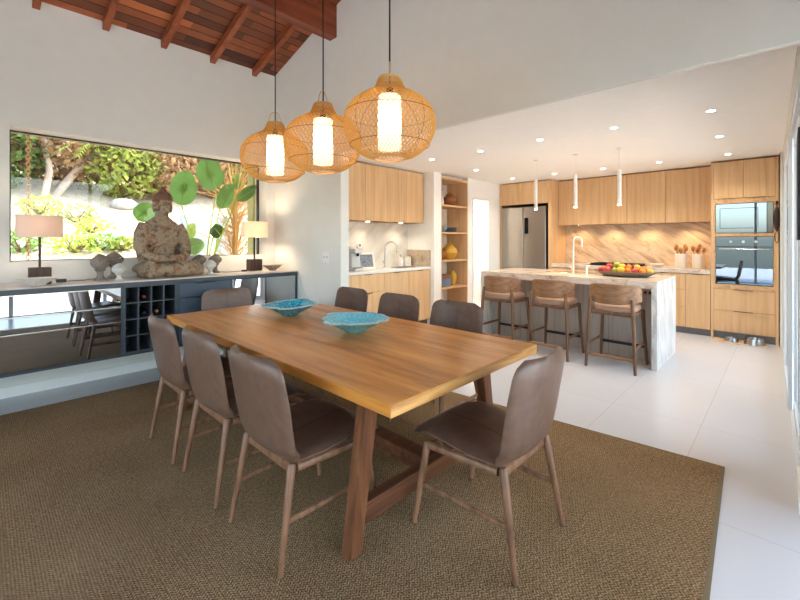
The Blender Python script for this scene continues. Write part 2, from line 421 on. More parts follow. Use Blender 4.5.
# ------------------------------------------------------------------ room shell
YW = 4.92; XW = 2.72; SL = .30
XL, YR = -2.6, -1.15
def roof(y): return 3.565+SL*(YW-y) if y >= 1.2 else 3.565+SL*(YW-1.2)-SL*(1.2-y)
def kc(x): return 2.492                       # kitchen ceiling
b = B(); bx(b, XL-.2, 8.1, YR-.15, 6.3, -.12, 0); struct('floor', b, M['floor'], 'pale grey large-format floor tiles')
# window wall with opening
WX0, WX1, WZ0, WZ1 = .178, 2.60, 1.187, 2.388
b = B()
bx(b, XL-.2, WX0, YW, YW+.3, 0, 3.75); bx(b, WX1, XW+.1, YW, YW+.3, 0, 3.75)
bx(b, WX0, WX1, YW, YW+.3, 0, WZ0); bx(b, WX0, WX1, YW, YW+.3, WZ1, 3.75)
struct('wall_left', b, M['wall'])
w1 = bpy.data.objects.new('window_1', None); col.objects.link(w1); w1.location = (WX0, YW+.2, WZ0); w1['kind'] = 'structure'
w1['label'] = 'wide picture window above the sideboard'
W, HH = WX1-WX0, WZ1-WZ0
b = B(); t = .016
bx(b, 0, t, 0, .05, 0, HH); bx(b, W-.016, W, 0, .05, 0, HH); bx(b, t, W-.016, 0, .05, 0, .004); bx(b, t, W-.016, 0, .05, HH-t, HH)
part('window_frame', b, M['frame'], w1)
b = B(); bx(b, t, W-.016, .02, .028, .004, HH-t); part('pane', b, M['pane'], w1)
b = B(); bx(b, WX0-.3, WX0-.005, YW+.301, YW+.5, .6, 2.7); bx(b, WX1-.02, WX1+.3, YW+.345, YW+.5, .6, 2.7); struct('trim_1', b, M['jamb'], 'olive plaster reveal outside the picture window')
# divider wall with the switch plate and the high wall above the kitchen opening
YO = 3.50
b = B()
prism(b, [(YO, 0), (YW, 0), (YW, roof(YW)+.05), (YO, roof(YO)+.05)], 'x', XW, XW+.112)
prism(b, [(YR, 2.338), (YO, 2.338), (YO, roof(YO)+.05), (1.2, roof(1.2)+.05), (YR, roof(YR)+.05)], 'x', XW, XW+.04)
struct('wall_middle', b, M['wall'])
# sloped timber ceiling
b = B()
prism(b, [(YW+.25, roof(YW+.25)), (1.2, roof(1.2)), (YR-.15, roof(YR-.15)), (YR-.15, roof(YR-.15)+.12), (1.2, roof(1.2)+.12), (YW+.25, roof(YW+.25)+.12)], 'x', XL-.2, XW+.1)
struct('ceiling_timber', b, M['planks'], 'sloping ceiling of red brown boards')
for i in range(-3, 5):
    x = .351+.5195*i
    b = B(); y0, y1 = YW-.005, 1.25
    A = [(y0, roof(y0)-.088), (y1, roof(y1)-.088), (y1, roof(y1)-.002), (y0, roof(y0)-.002)]
    prism(b, A, 'x', x-.028, x+.028)
    struct('trim_rafter_%d' % (i+4), b, M['rafter'])
b = B(); prism(b, [(3.57, 3.615), (3.69, 3.615), (3.69, roof(3.69)-.004), (3.57, roof(3.57)-.004)], 'x', XL, XW-.002)
struct('trim_beam_1', b, M['beam'], 'deep red timber beam crossing the rafters')
b = B(); bx(b, XL, XW-.002, 1.08, 1.2, 4.2, roof(1.08)-.01); struct('trim_beam_2', b, M['beam'])
# rear wall (behind the camera) and garden-side wall with wide openings
b = B(); bx(b, XL-.2, XL, YR-.15, -.6, 0, 4.9); bx(b, XL-.2, XL, 4.5, YW+.25, 0, 4.9); bx(b, XL-.2, XL, -.6, 4.5, 2.7, 4.9)
struct('wall_rear', b, M['wall'])
b = B(); bx(b, XL, 3.1, YR-.15, YR, 2.75, 4.2); bx(b, XL, XL+.25, YR-.15, YR, 0, 2.75); struct('wall_right', b, M['wall'])
# kitchen shell
b = B()
bx(b, XW+.041, 8.1, YR-.15, 3.499, kc(0), 2.75); bx(b, XW+.113, 8.1, 3.499, 5.0, kc(0), 2.75)
struct('ceiling_kitchen', b, M['white'])
XB = 7.86
b = B(); bx(b, XB, XB+.15, -.3, 6.3, 0, 2.6); struct('wall_back', b, M['wall'])
b = B(); bx(b, XW+.12, 5.285, 4.72, 4.84, 0, 2.55); struct('wall_bar', b, M['wall'])
b = B(); bx(b, 5.10, 5.285, 4.12, 4.715, 0, 2.55); struct('wall_partition', b, M['white'])
b = B(); bx(b, 5.29, 6.07, 4.60, 4.715, 0, 2.55); bx(b, 6.07, 6.235, 4.12, 4.715, 0, 2.55)
bx(b, 6.235, 6.75, 4.12, 4.24, 2.13, 2.55); bx(b, 6.75, 7.85, 4.12, 4.24, 0, 2.55)
struct('wall_hall', b, M['white'])
b = B()
for (x0, x1, z0, z1) in ((6.205, 6.235, 0, 2.16), (6.75, 6.81, 0, 2.16), (6.235, 6.75, 2.13, 2.17)): bx(b, x0, x1, 4.105, 4.119, z0, z1)
struct('trim_2', b, M['trimwhite'], 'white casing round the hall doorway')
b = B(); bx(b, 5.3, 7.85, 5.9, 6.0, 0, 2.55); bx(b, 6.05, 6.15, 4.72, 5.9, 0, 2.55); bx(b, 5.3, 7.85, 4.25, 6.0, 2.45, 2.55)
struct('wall_hall_far', b, M['white'])
# right wall of the kitchen: sliding glass door
b = B(); prism(b, [(3.26, -.2), (6.98, -.2), (6.98, .018), (3.26, -.05)], 'z', 2.28, 2.56); bx(b, 6.98, 7.85, -.2, .045, 0, 2.56); bx(b, 2.85, 3.26, -.35, -.066, 0, 2.49)
struct('wall_kitchen_right', b, M['wall'])
d1 = bpy.data.objects.new('door_1', None); col.objects.link(d1); d1.location = (3.262, -.073, 0); d1.rotation_euler.z = math.atan(.0185); d1['kind'] = 'structure'; d1['label'] = 'sliding glass doors along the right wall'
b = B(); L = 6.975-3.262
bx(b, 0, L, -.06, .022, 0, .018); bx(b, 0, L, -.06, .02, 2.2, 2.279); bx(b, L-.05, L-.002, -.06, .02, .018, 2.2); bx(b, .002, .05, -.06, .012, .018, 2.2)
part('door_frame', b, M['alu'], d1)
for i in range(3):
    x0 = .05+i*1.2; yy = -.024+.03*(i % 2)
    b = B()
    bx(b, x0, x0+.06, yy, yy+.026, .02, 2.198); bx(b, x0+1.16, x0+1.22, yy, yy+.026, .02, 2.198); bx(b, x0+.06, x0+1.16, yy, yy+.026, .02, .1); bx(b, x0+.06, x0+1.16, yy, yy+.026, 2.13, 2.198)
    f = part('door_panel', b, M['alu'], d1)
    b = B(); bx(b, x0+.06, x0+1.16, yy+.01, yy+.016, .1, 2.13); part('pane', b, M['pane'], f)
b = B(); bx(b, 2.9, 3.258, -.0655, -.048, 1.38, 1.96, .003); solo('wall_screen', b, M['aludark'], 'dark navy screen panel at the far right edge beside the sliding doors', 'screen')
b = B(); bx(b, 2.85, 3.275, -.0655, -.05, 0, .07); struct('baseboard_right', b, M['trimwhite'])
# glazing behind and beside the camera
def glazing(name, x0, x1, y0, y1, z1, n, along, label):
    d = bpy.data.objects.new(name, None); col.objects.link(d); d.location = (x0, y0, 0); d['kind'] = 'structure'; d['label'] = label
    L = (x1-x0) if along == 'x' else (y1-y0)
    f = B(); g = B()
    def add(bm, a0, a1, t0, t1, z0, zz):
        if along == 'x': bx(bm, a0, a1, t0, t1, z0, zz)
        else: bx(bm, t0, t1, a0, a1, z0, zz)
    for i in range(n+1):
        a = L*i/n; a0 = min(max(a-.03, 0), L-.06); add(f, a0, a0+.06, -.05, .02, .02, z1-.06)
    add(f, 0, L, -.05, .02, 0, .02); add(f, 0, L, -.05, .02, z1-.06, z1)
    for i in range(n): add(g, L*i/n+.03, L*(i+1)/n-.03, -.02, -.014, .02, z1-.06)
    part('door_frame', f, M['alu'], d); part('pane', g, M['pane'], d)
glazing('door_2', XL+.25, 3.1, YR-.06, YR, 2.75, 4, 'x', 'tall glass doors beside the dining area')
glazing('window_2', XL-.1, XL-.1, -.6, 4.5, 2.7, 4, 'y', 'glass wall behind the dining area')

# ------------------------------------------------------------------ rug
rg = thing('area_rug', 'brown herringbone sisal rug spread under the dining table', 'rug')
P5 = [(3.11, .262), (-2.0, .03), (-2.0, 4.44), (2.68, 4.40), (2.71, 3.46), (2.945, 2.16)]
def inset(poly, d):
    c = Vector((sum(p[0] for p in poly)/len(poly), sum(p[1] for p in poly)/len(poly)))
    return [(p[0]+(d if p[0] < c.x else -d), p[1]+(d if p[1] < c.y else -d)) for p in poly]
IN = inset(P5, .018)
b = B(); prism(b, IN, 'z', .001, .012); part('rug_field', b, M['rug'], rg, 0)
b = B()
O0 = [b.verts.new((p[0], p[1], .001)) for p in P5]; O1 = [b.verts.new((p[0], p[1], .011)) for p in P5]
I0 = [b.verts.new((p[0], p[1], .001)) for p in IN]; I1 = [b.verts.new((p[0], p[1], .0125)) for p in IN]
for i in range(6):
    j = (i+1) % 6
    b.faces.new((O0[i], O0[j], O1[j], O1[i])); b.faces.new((O1[i], O1[j], I1[j], I1[i])); b.faces.new((I1[i], I1[j], I0[j], I0[i])); b.faces.new((I0[i], I0[j], O0[j], O0[i]))
part('rug_binding', b, M['rugedge'], rg, 0)
RZ = .0125

# ------------------------------------------------------------------ dining table
TX0, TX1, TY0, TY1, TZ = 1.08, 2.328, 1.085, 3.735, .75
tb = thing('dining_table', 'long golden wooden trestle dining table with dark legs', 'table', ((TX0+TX1)/2, (TY0+TY1)/2, RZ))
hx, hy = (TX1-TX0)/2, (TY1-TY0)/2
top = TZ-RZ
b = B(); bx(b, -hx, hx, -hy, hy, top-.052, top, .004); tt = part('tabletop', b, M['table'], tb)
b = B(); bx(b, -hx+.002, hx-.002, -hy-.002, -hy+.003, top-.05, top-.002); part('end_edge', b, M['tabletrim'], tt, label='pale end grain edge band')
for sy in (-1, 1):
    yc = -(hy-.275) if sy < 0 else hy-.235
    for sx in (-1, 1):
        b = B()
        for (z, xc, wx) in ((0, sx*(hx-.03), .095), (top-.053, sx*(hx-.125), .10)): pass
        xf, xt = (-hx, -hx+.095) if sx < 0 else (hx-.04, hx-.14); wf, wt = .07, .085
        lo = [b.verts.new((xf-sx*q*wf, yc+r*.03, 0)) for q, r in ((0, -1), (1, -1), (1, 1), (0, 1))]
        hi = [b.verts.new((xt-sx*q*wt, yc+r*.03, top-.053)) for q, r in ((0, -1), (1, -1), (1, 1), (0, 1))]
        b.faces.new(lo); b.faces.new(hi)
        for i in range(4): b.faces.new((lo[i], lo[(i+1) % 4], hi[(i+1) % 4], hi[i]))
        bmesh.ops.bevel(b, geom=b.edges[:], offset=.004, segments=2, affect='EDGES')
        part('leg', b, M['tableleg'], tb)
    b = B(); bx(b, -hx+.09, hx-.13, yc-.029, yc+.029, .115, .205, .004); part('cross_rail', b, M['tablerail'], tb)
    b = B(); bx(b, -hx+.181, hx-.226, yc-.028, yc+.028, top-.14, top-.053, .003); part('top_rail', b, M['tablerail'], tb)
b = B(); bx(b, -.05, .05, -(hy-.275)+.03, hy-.235-.03, .1, .19, .004); part('stretcher', b, M['tablerail'], tb)

# ------------------------------------------------------------------ dining chairs (local +x is the front)
def smooth_path(ctrl, n):
    """Catmull-Rom through control points, n samples evenly in length"""
    P = [Vector(c) for c in ctrl]; P = [2*P[0]-P[1]]+P+[2*P[-1]-P[-2]]
    fine = []
    for i in range(1, len(P)-2):
        for k in range(20):
            t = k/20; a, q, c, d = P[i-1], P[i], P[i+1], P[i+2]
            fine.append(.5*((2*q)+(-a+c)*t+(2*a-5*q+4*c-d)*t*t+(-a+3*q-3*c+d)*t**3))
    fine.append(P[-2])
    L = [0]
    for a, c in zip(fine, fine[1:]): L.append(L[-1]+(c-a).length)
    res = []; j = 0
    for k in range(n):
        s = L[-1]*k/(n-1)
        while j < len(L)-2 and L[j+1] < s: j += 1
        f = (s-L[j])/max(1e-9, L[j+1]-L[j]); res.append(fine[j].lerp(fine[j+1], min(1, f)))
    return res, L[-1]
SHELL, SLEN = smooth_path([(.292, .402), (.268, .436), (.185, .45), (.05, .440), (-.09, .428), (-.175, .432), (-.226, .474), (-.246, .55), (-.268, .68), (-.288, .79), (-.30, .872)], 46)
def shell_w(i):
    s = i/45*SLEN
    w = .246
    if .36 < s < .56: w = .246-.012*math.sin((s-.36)/.2*PI)
    if s > .6: w = .246+.012*math.sin((s-.6)/(SLEN-.6)*PI)-.006*((s-.6)/(SLEN-.6))
    for d, r in ((s, .075), (SLEN-s, .075)):
        if d < r: w -= r-math.sqrt(max(0, r*r-(r-d)**2))
    return w
def shell_mesh(i0, i1):
    bm = B(); MM = 16; F = []; K = []
    for i in range(i0, i1+1):
        p = SHELL[i]; tg = (SHELL[min(i+1, 45)]-SHELL[max(i-1, 0)]).normalized()
        nrm = Vector((-tg.y, tg.x))*-1     # towards the sitter
        s = i/45
        w = shell_w(i); fr = []; kr = []
        edge = min(1, min(i, 45-i)/2.2)
        for j in range(MM+1):
            t = -1+2*j/MM
            cur = (.034*t*t) if s > .52 else .012*t*t*(1 if s > .1 else 0)
            th = .042*math.sqrt(max(.02, 1-abs(t)**5))*math.sqrt(max(.03, edge))
            base = p+nrm*cur
            a = base+nrm*th*.5; c = base-nrm*th*.5
            fr.append(bm.verts.new((a.x, t*w, a.y))); kr.append(bm.verts.new((c.x, t*w, c.y)))
        F.append(fr); K.append(kr)
    n = len(F)
    for i in range(n-1):
        for j in range(MM):
            bm.faces.new((F[i][j], F[i][j+1], F[i+1][j+1], F[i+1][j])); bm.faces.new((K[i][j+1], K[i][j], K[i+1][j], K[i+1][j+1]))
        bm.faces.new((F[i][0], F[i+1][0], K[i+1][0], K[i][0])); bm.faces.new((F[i+1][MM], F[i][MM], K[i][MM], K[i+1][MM]))
    for r in (0, n-1):
        for j in range(MM): bm.faces.new((F[r][j], F[r][j+1], K[r][j+1], K[r][j]) if r else (F[r][j+1], F[r][j], K[r][j], K[r][j+1]))
    return bm
def seam_line(i0, i1, off):
    pts = []
    for i in range(i0, i1+1):
        p = SHELL[i]; tg = (SHELL[min(i+1, 45)]-SHELL[max(i-1, 0)]).normalized(); n = Vector((tg.y, -tg.x))
        q = p+n*off; pts.append((q.x, 0, q.y))
    return pts
def make_chair():
    t = thing('dining_chair', '-', 'chair', (0, 0, 0), 0, 'brown leather dining chairs round the table')
    SP = 23
    s = part('seat', shell_mesh(0, SP), M['leather'], t, 60)
    b = B(); tube(b, seam_line(3, SP, .0203), .0022, 6); part('seam', b, M['seam'], s)
    bk = part('backrest', shell_mesh(SP, 45), M['leather'], t, 60)
    b = B(); tube(b, seam_line(SP, 43, .0203), .0022, 6); part('seam', b, M['seam'], bk)
    for sy in (-1, 1):
        for (xf, yf, xt, yt, zt) in ((.262, .246, .208, .212, .402), (-.262, .232, -.19, .202, .425)):
            b = B(); tube(b, [(xf, sy*yf, .004), (xf+(xt-xf)*.5, sy*(yf+(yt-yf)*.5), zt*.5), (xt+(xf-xt)*.03, sy*yt, zt*.97), (xt, sy*yt, zt)], [.0115, .0155, .0195, .013], 12)
            lg = part('leg', b, M['chairwood'], t, 50)
            b = B(); tube(b, [(xf, sy*yf, 0), (xf, sy*yf, .006)], .0118, 12); part('foot_cap', b, M['chrome'], lg)
    for sy in (-1, 1):
        b = B(); tube(b, [(.208, sy*.213, .388), (-.168, sy*.204, .40)], .014, 8, flat=1.3); part('side_rail', b, M['chairwood'], t)
        b = B(); tube(b, [(.236, sy*.229, .2), (-.222, sy*.216, .2)], .0095, 8, flat=1.4); part('stretcher', b, M['chairwood'], t)
    b = B(); tube(b, [(-.178, -.19, .392), (-.178, .19, .392)], .016, 8, flat=1.5); part('rear_rail', b, M['chairwood'], t)
    b = B(); tube(b, [(.198, -.2, .383), (.198, .2, .383)], .013, 8, flat=1.4); part('front_rail', b, M['chairwood'], t)
    b = B()
    for sy in (-1, 1):
        bx(b, -.16, .18, sy*.1-.012, sy*.1+.012, .402, .42)
    for x in (-.115, .13): bx(b, x-.012, x+.012, -.185, .185, .408, .424)
    part('seat_bracket', b, M['darkmetal'], t, 0)
    return t
ch = make_chair()
CH = [((1.100, 1.705), 0, 'brown leather chair on the left long side of the table, nearest the camera'),
      ((1.092, 2.325), 0, 'brown leather chair in the middle of the left long side of the table'),
      ((1.075, 2.925), 0, 'brown leather chair on the left long side, farthest along towards the sideboard'),
      ((1.697, 1.032), PI/2, 'brown leather chair alone at the near end of the table, seat fully seen'),
      ((2.385, 3.215), PI, 'brown leather chair on the far long side, in front of the bar drawers'),
      ((2.375, 2.535), PI, 'brown leather chair in the middle of the far long side behind the nearer blue bowl'),
      ((2.375, 1.895), PI, 'brown leather chair on the far long side, nearest the bar stools'),
      ((1.735, 3.835), -PI/2, 'brown leather chair at the window end of the table before the sideboard drawers')]
for i, (p, rz, lab) in enumerate(CH):
    if i == 0: ch.location = (p[0], p[1], RZ); ch['label'] = lab
    else: dup(ch, (p[0], p[1], RZ), rz, lab)

# ------------------------------------------------------------------ rattan pendant lamps
PR = [(.064, .488), (.072, .472), (.084, .44), (.108, .41), (.160, .382), (.214, .345), (.252, .30), (.270, .25), (.274, .205), (.266, .155), (.245, .11), (.205, .06), (.160, .028), (.118, .012), (.092, .006)]
prp, prl = smooth_path([(r, z, 0) for r, z in PR], 44)
def make_pendant(zc):
    t = thing('pendant_lamp', '-', 'pendant lamp', (0, 0, 0), 0, 'rattan pendant lamps over the dining table')
    b = B(); NS = 54
    for sgn in (-1, 1):
        for k in range(NS):
            pts = []
            for i, p in enumerate(prp):
                a = 2*PI*(k/NS+sgn*i/len(prp)*.30)
                pts.append(((p.x+sgn*.0012)*math.cos(a), (p.x+sgn*.0012)*math.sin(a), p.y))
            tube(b, pts, .0025, 4)
    sh = part('shade', b, M['wicker'], t, 80)
    b = B()
    for r, z, q in ((.094, .006, .006), (.064, .488, .006)):
        b = B(); tube(b, [(r*math.cos(2*PI*j/32), r*math.sin(2*PI*j/32), z) for j in range(32)], q, 6, True); part('rim_ring', b, M['wickerpale'], sh)
    b = B()
    for z in (.27, .085):
        r = max(q.x for q in prp if abs(q.y-z) < .03)-.002
        tube(b, [(r*math.cos(2*PI*j/40), r*math.sin(2*PI*j/40), z) for j in range(40)], .0022, 5, True)
    for k in range(4):
        a = PI/4+k*PI/2; tube(b, [((p.x-.004)*math.cos(a), (p.x-.004)*math.sin(a), p.y) for p in prp], .0018, 5)
    part('hoop', b, M['wickerdark'], sh)
    b = B(); tube(b, [(.06*math.cos(a), 0, .485+.10*math.sin(a)) for a in [PI*k/14 for k in range(15)]], .004, 6); part('carry_loop', b, M['wickerpale'], t)
    b = B(); lathe(b, [(.066, .06), (.069, .065), (.069, .375), (.066, .38)], 24); part('diffuser', b, M['bulb'], t)
    b = B(); lathe(b, [(.02, .381), (.02, .43), (.006, .45)], 12); part('lamp_holder', b, M['cord'], t)
    return t
PD = [(3.085, 'round rattan pendant lamp farthest from camera, nearest the picture window'), (2.405, 'round rattan pendant lamp hanging between the other two'), (1.724, 'round rattan pendant lamp nearest the camera, largest in view')]
pend = None
for i, (y, lab) in enumerate(PD):
    z = 1.866
    if pend is None: pend = make_pendant(0); pend.location = (1.71, y, z); pend['label'] = lab; o = pend
    else: o = dup(pend, (1.71, y, z), .4*i, lab)
    lamp('POINT', 'pendant bulb', (1.71, y, z+.22), 2.2, (1, .87, .64), .03)
    b = B(); tube(b, [(0, 0, .45), (0, 0, roof(y)-z-.03)], .0048, 8); part('cord', b, M['cord'], o)
    b = B(); tube(b, [(0, 0, roof(y)-z-.03), (0, 0, roof(y)-z-.001)], .045, 16); part('ceiling_rose', b, M['cord'], o)

# ------------------------------------------------------------------ blue bowls on the table
def wavy_bowl(name, label, loc, rx, ry, h, rz, inner, group):
    t = thing(name, label, 'bowl', loc, rz, group)
    def fn(r, z, a):
        q = r/.2
        wob = 1+q*q*(.05*math.sin(5*a+1)+.03*math.sin(9*a)+.02*math.sin(14*a+2))
        zz = z*(1+.05*q*math.sin(3*a+.5)+.03*q*math.cos(2*a))
        return r*wob, zz
    b = B(); lathe(b, [(.05, 0), (.058, .004), (.075, .02), (.125, .05), (.17, .078), (.2, .092), (.203, .096)], 48, fn=fn, capt=False)
    for v in b.verts: v.co.x *= rx/.2; v.co.y *= ry/.2; v.co.z *= h/.092
    o = part('bowl_outside', b, inner, t, 60)
    b = B(); lathe(b, [(.03, .0155), (.06, .018), (.115, .052), (.16, .08), (.19, .096), (.196, .0985)][::1], 48, fn=fn, capt=False)
    for v in b.verts: v.co.x *= rx/.2; v.co.y *= ry/.2; v.co.z *= h/.092
    part('bowl_inside', b, inner, t, 60)
    b = B(); pts = []
    for j in range(90):
        a = 2*PI*j/90; r, z = fn(.2, .096, a); r += .003*math.sin(31*a)
        pts.append((r*math.cos(a)*rx/.2, r*math.sin(a)*ry/.2, z*h/.092))
    tube(b, pts, .0065, 6, True); part('rim', b, M['bluerim'], t, 60)
wavy_bowl('ceramic_bowl', 'dark turquoise ceramic bowl with crusted rim, farther from camera on the table', (1.79, 2.985, TZ+.001), .222, .21, .09, .3, M['blue'], 'blue bowls on the dining table')
wavy_bowl('ceramic_bowl', 'paler turquoise ceramic bowl with crusted rim, nearer the camera on the table', (1.775, 2.125, TZ+.001), .222, .215, .09, 1.6, M['bluepale'], 'blue bowls on the dining table')

# ------------------------------------------------------------------ sideboard
SX0, SX1, SY0, SY1, SZ0, SZ1 = -1.1, 2.705, 4.35, 4.912, 0.318, 1.003
sb = thing('sideboard', 'long wall-hung dark blue sideboard with mirrored fronts under the window', 'sideboard', (0, SY0, 0))
D = SY1-SY0
b = B(); bx(b, SX0, SX1, -.012, D, SZ1-.012, SZ1, .002); part('top', b, M['sbtop'], sb)
b = B()
bx(b, SX0, SX1, -.008, D, SZ1-.05, SZ1-.0125); bx(b, SX0, SX1, 0, D, SZ0, SZ0+.022); bx(b, SX0, SX1, D-.02, D, SZ0+.022, SZ1-.05)
for x in (SX0, .885, 1.345, 1.88, SX1-.022): bx(b, x, x+.022, 0, D-.02, SZ0+.022, SZ1-.05)
part('frame', b, M['sbframe'], sb)
zt = SZ1-.052
def front(x0, x1, z0, z1, m, name='drawer'):
    b = B(); bx(b, x0+.003, x1-.003, -.004, .016, z0+.003, z1-.003, .0015); return part(name, b, m, sb)
for (x0, x1) in ((SX0+.022, -.06), (-.06, .885)):
    for (z0, z1) in ((SZ0+.024, .645), (.645, .78), (.78, zt)):
        d = front(x0, x1, z0, z1, M['mirror'], 'mirror_drawer')
        b = B(); bx(b, x0+.004, x1-.004, -.0065, -.0042, z1-.0115, z1-.0035); part('pull_edge', b, M['nickel'], d)
for (z0, z1) in ((SZ0+.024, .60), (.60, .80), (.80, zt)):
    d = front(1.368, 1.879, z0, z1, M['sbdrawer']); b = B(); bx(b, 1.53, 1.72, -.012, -.0042, z1-.014, z1-.005); part('pull', b, M['darkmetal'], d)
front(1.903, 2.29, SZ0+.024, zt, M['mirror'], 'mirror_door'); front(2.29, 2.68, SZ0+.024, zt, M['mirror'], 'mirror_door')
wr = B(); x0, x1, z0, z1 = .909, 1.343, SZ0+.023, zt+.001
for i in range(5): q = x0+(x1-x0-.01)*i/4; bx(wr, q, q+.01, .0, .34, z0, z1)
for i in range(5): q = z0+(z1-z0-.01)*i/4; bx(wr, x0, x1, .001, .34, q, q+.01)
rk = part('wine_rack', wr, M['cubby'], sb, 0)
b = B(); bx(b, x0, x1, .341, .36, z0, z1); part('rack_back', b, M['cubbydark'], rk)
cw, chh = (x1-x0-.01)/4, (z1-z0-.01)/4
for ci, ri, m, lab in ((1, 3, 'foilred', 'wine bottle with red foil in the rack, top row, second cubby'), (2, 2, 'foilgold', 'wine bottle with amber foil in the rack, second row, third cubby'),
                       (1, 2, 'bottle', 'dark wine bottle in the rack, second row, second cubby'), (2, 1, 'bottle', 'dark wine bottle in the rack, third row, third cubby')):
    cx_, cz_ = x0+.01+cw*(ci+.5)-.005, z0+.01+chh*ri+.042
    t = thing('wine_bottle', lab, 'bottle', (cx_, SY0, cz_), 0, 'wine bottles in the sideboard rack')
    b = B(); tube(b, [(0, .33, 0), (0, .15, 0), (0, .12, 0), (0, .095, 0), (0, .06, 0)], [.038, .038, .03, .016, .014], 14); part('bottle_body', b, M['bottle'], t)
    b = B(); tube(b, [(0, .075, 0), (0, .03, 0), (0, .026, 0)], [.0155, .0155, .012], 14); part('foil', b, M[m], t)
b = B(); bx(b, XL, SX1, YW-.012, YW-.001, 0, .09); struct('baseboard_left', b, M['trimwhite'])

# ------------------------------------------------------------------ things on the sideboard
ST = SZ1+.001
def table_lamp(label, loc, w, h0, h1, stem, base, sm, lit):
    t = thing('table_lamp', label, 'lamp', loc, 0, 'table lamps on the sideboard')
    b = B(); bx(b, -base/2, base/2, -.06, .06, 0, .14, .003); part('base', b, M['lampwood'], t)
    b = B(); bx(b, -.0085, .0085, -.006, .006, .14, h1-.05); part('stem', b, M['lampwood'] if not lit else M['darkmetal'], t)
    b = B(); n = 36
    def ring(r, z): return [b.verts.new((r*math.cos(2*PI*j/n), r*.72*math.sin(2*PI*j/n), z)) for j in range(n)]
    o0, o1, i1, i0 = ring(w/2, h0), ring(w/2*.985, h1), ring(w/2*.97, h1), ring(w/2*.985, h0)
    for A, C in ((o0, o1), (o1, i1), (i1, i0), (i0, o0)):
        for j in range(n): b.faces.new((A[j], A[(j+1) % n], C[(j+1) % n], C[j]))
    s = part('lamp_shade', b, sm, t, 40)
    b = B(); tube(b, [(0, 0, h0+.03), (0, 0, h0+.06)], .012, 10); ell(b, (0, 0, h0+.09), (.028, .028, .036)); part('bulb', b, M['tip'] if lit else M['whiteceramic'], t)
    b = B()
    for k in range(3):
        a = 2*PI*k/3; tube(b, [(0, 0, h1-.05), (w/2*.96*math.cos(a), w/2*.96*.72*math.sin(a), h1-.02)], .002, 5)
    part('spider', b, M['darkmetal'], s)
table_lamp('table lamp with pinkish linen shade at the left end of the sideboard', (.355, 4.64, ST), .312, .40, .585, 1, .145, M['shadelin'], False)
table_lamp('glowing table lamp with cream shade at the right end of the sideboard', (2.335, 4.72, ST), .335, .41, .60, 1, .15, M['shadelit'], True)
lamp('POINT', 'table lamp glow', (2.335, 4.72, ST+.5), 16, (1, .78, .55), .04)
lamp('POINT', 'left lamp glow', (.355, 4.64, ST+.49), 3.0, (1, .8, .62), .04)

def scaly(bm, c, r, h, n=36):
    """pointed pine-cone bulb with scales"""
    prof = []
    for i in range(25):
        f = i/24; rr = r*math.sin(PI*min(1, (f*.86+.12)))**.75 if f < .98 else .004
        rr = r*(math.sin(PI*(f*.9+.08)))**.8 if f < .97 else r*.05
        prof.append((max(.003, rr), h*f))
    def fn(rr, z, a):
        row = z/h*7; k = int(row); s = abs(math.sin(4.5*a+(k % 2)*PI/2))
        return rr*(1+.10*s*(1-(row-k))), z
    lathe(bm, prof, n, c, fn)
def finial(label, loc, hb, rb, hs, m, group='carved stone finials on the sideboard'):
    t = thing('stone_finial', label, 'ornament', loc, 0, group)
    b = B(); lathe(b, [(rb*.72, 0), (rb*.72, hs*.14), (rb*.5, hs*.22), (rb*.34, hs*.45), (rb*.36, hs*.8), (rb*.62, hs*1.0), (rb*.5, hs*1.06)], 24); part('pedestal', b, m, t)
    b = B(); scaly(b, (0, 0, hs*.98), rb, hb); part('bulb', b, m, t)
finial('tall dark carved finial left of the statue, leftmost of its trio', (.772, 4.60, ST), .15, .073, .10, M['stone'])
finial('dark carved finial behind the white one, left of the statue', (.905, 4.74, ST), .13, .078, .13, M['stone'])
finial('small white carved finial left of the statue', (.905, 4.53, ST), .105, .058, .055, M['whitestone'])
finial('dark carved finial right of the statue, left of the white one', (1.72, 4.80, ST), .115, .07, .10, M['stone'])
finial('dark carved finial right of the statue, nearest the glowing lamp', (1.865, 4.72, ST), .115, .068, .10, M['stone'])
finial('small white carved finial right of the statue', (1.758, 4.58, ST), .105, .058, .055, M['whitestone'])
def low_bowl(name, label, loc, r, h, m, fl=9, amp=.08, sy=.6):
    def fn(rr, z, a): return rr*(1+amp*math.sin(fl*a)*rr/r), z
    b = B(); lathe(b, [(r*.35, 0), (r*.42, h*.15), (r*.5, h*.3), (r*.85, h*.75), (r, h), (r*.95, h), (r*.8, h*.78), (r*.45, h*.36), (r*.05, h*.3)], 54, fn=fn)
    for v in b.verts: v.co.y *= sy
    solo(name, b, m, label, 'bowl', loc)
low_bowl('shallow_dish', 'white rough ceramic dish in front of the left lamp', (.325, 4.475, ST), .14, .062, M['dish'], 13, .05, .7)
low_bowl('fluted_bowl', 'small taupe bowl at the right end of the sideboard top', (2.525, 4.62, ST), .125, .065, M['shell'], 12, .07)
b = B(); bx(b, -.035, .035, -.02, .02, 0, .028, .004); solo('charger_block', b, M['plug'], 'small black charger block lying right of the white dish', 'charger', (.50, 4.66, ST))
b = B(); bx(b, -.03, .03, -.02, .02, 0, .022, .004); solo('charger_block', b, M['plug'], 'small black charger block left of the glowing lamp', 'charger', (2.18, 4.66, ST))
b = B(); tube(b, [(.54, 4.66, .006), (.6, 4.70, .004), (.66, 4.68, .004), (.72, 4.76, .004), (.85, 4.85, .004)], .003, 6); solo('power_cable', b, M['cord'], 'thin dark cable running behind the left finials', 'cable', (0, 0, ST))
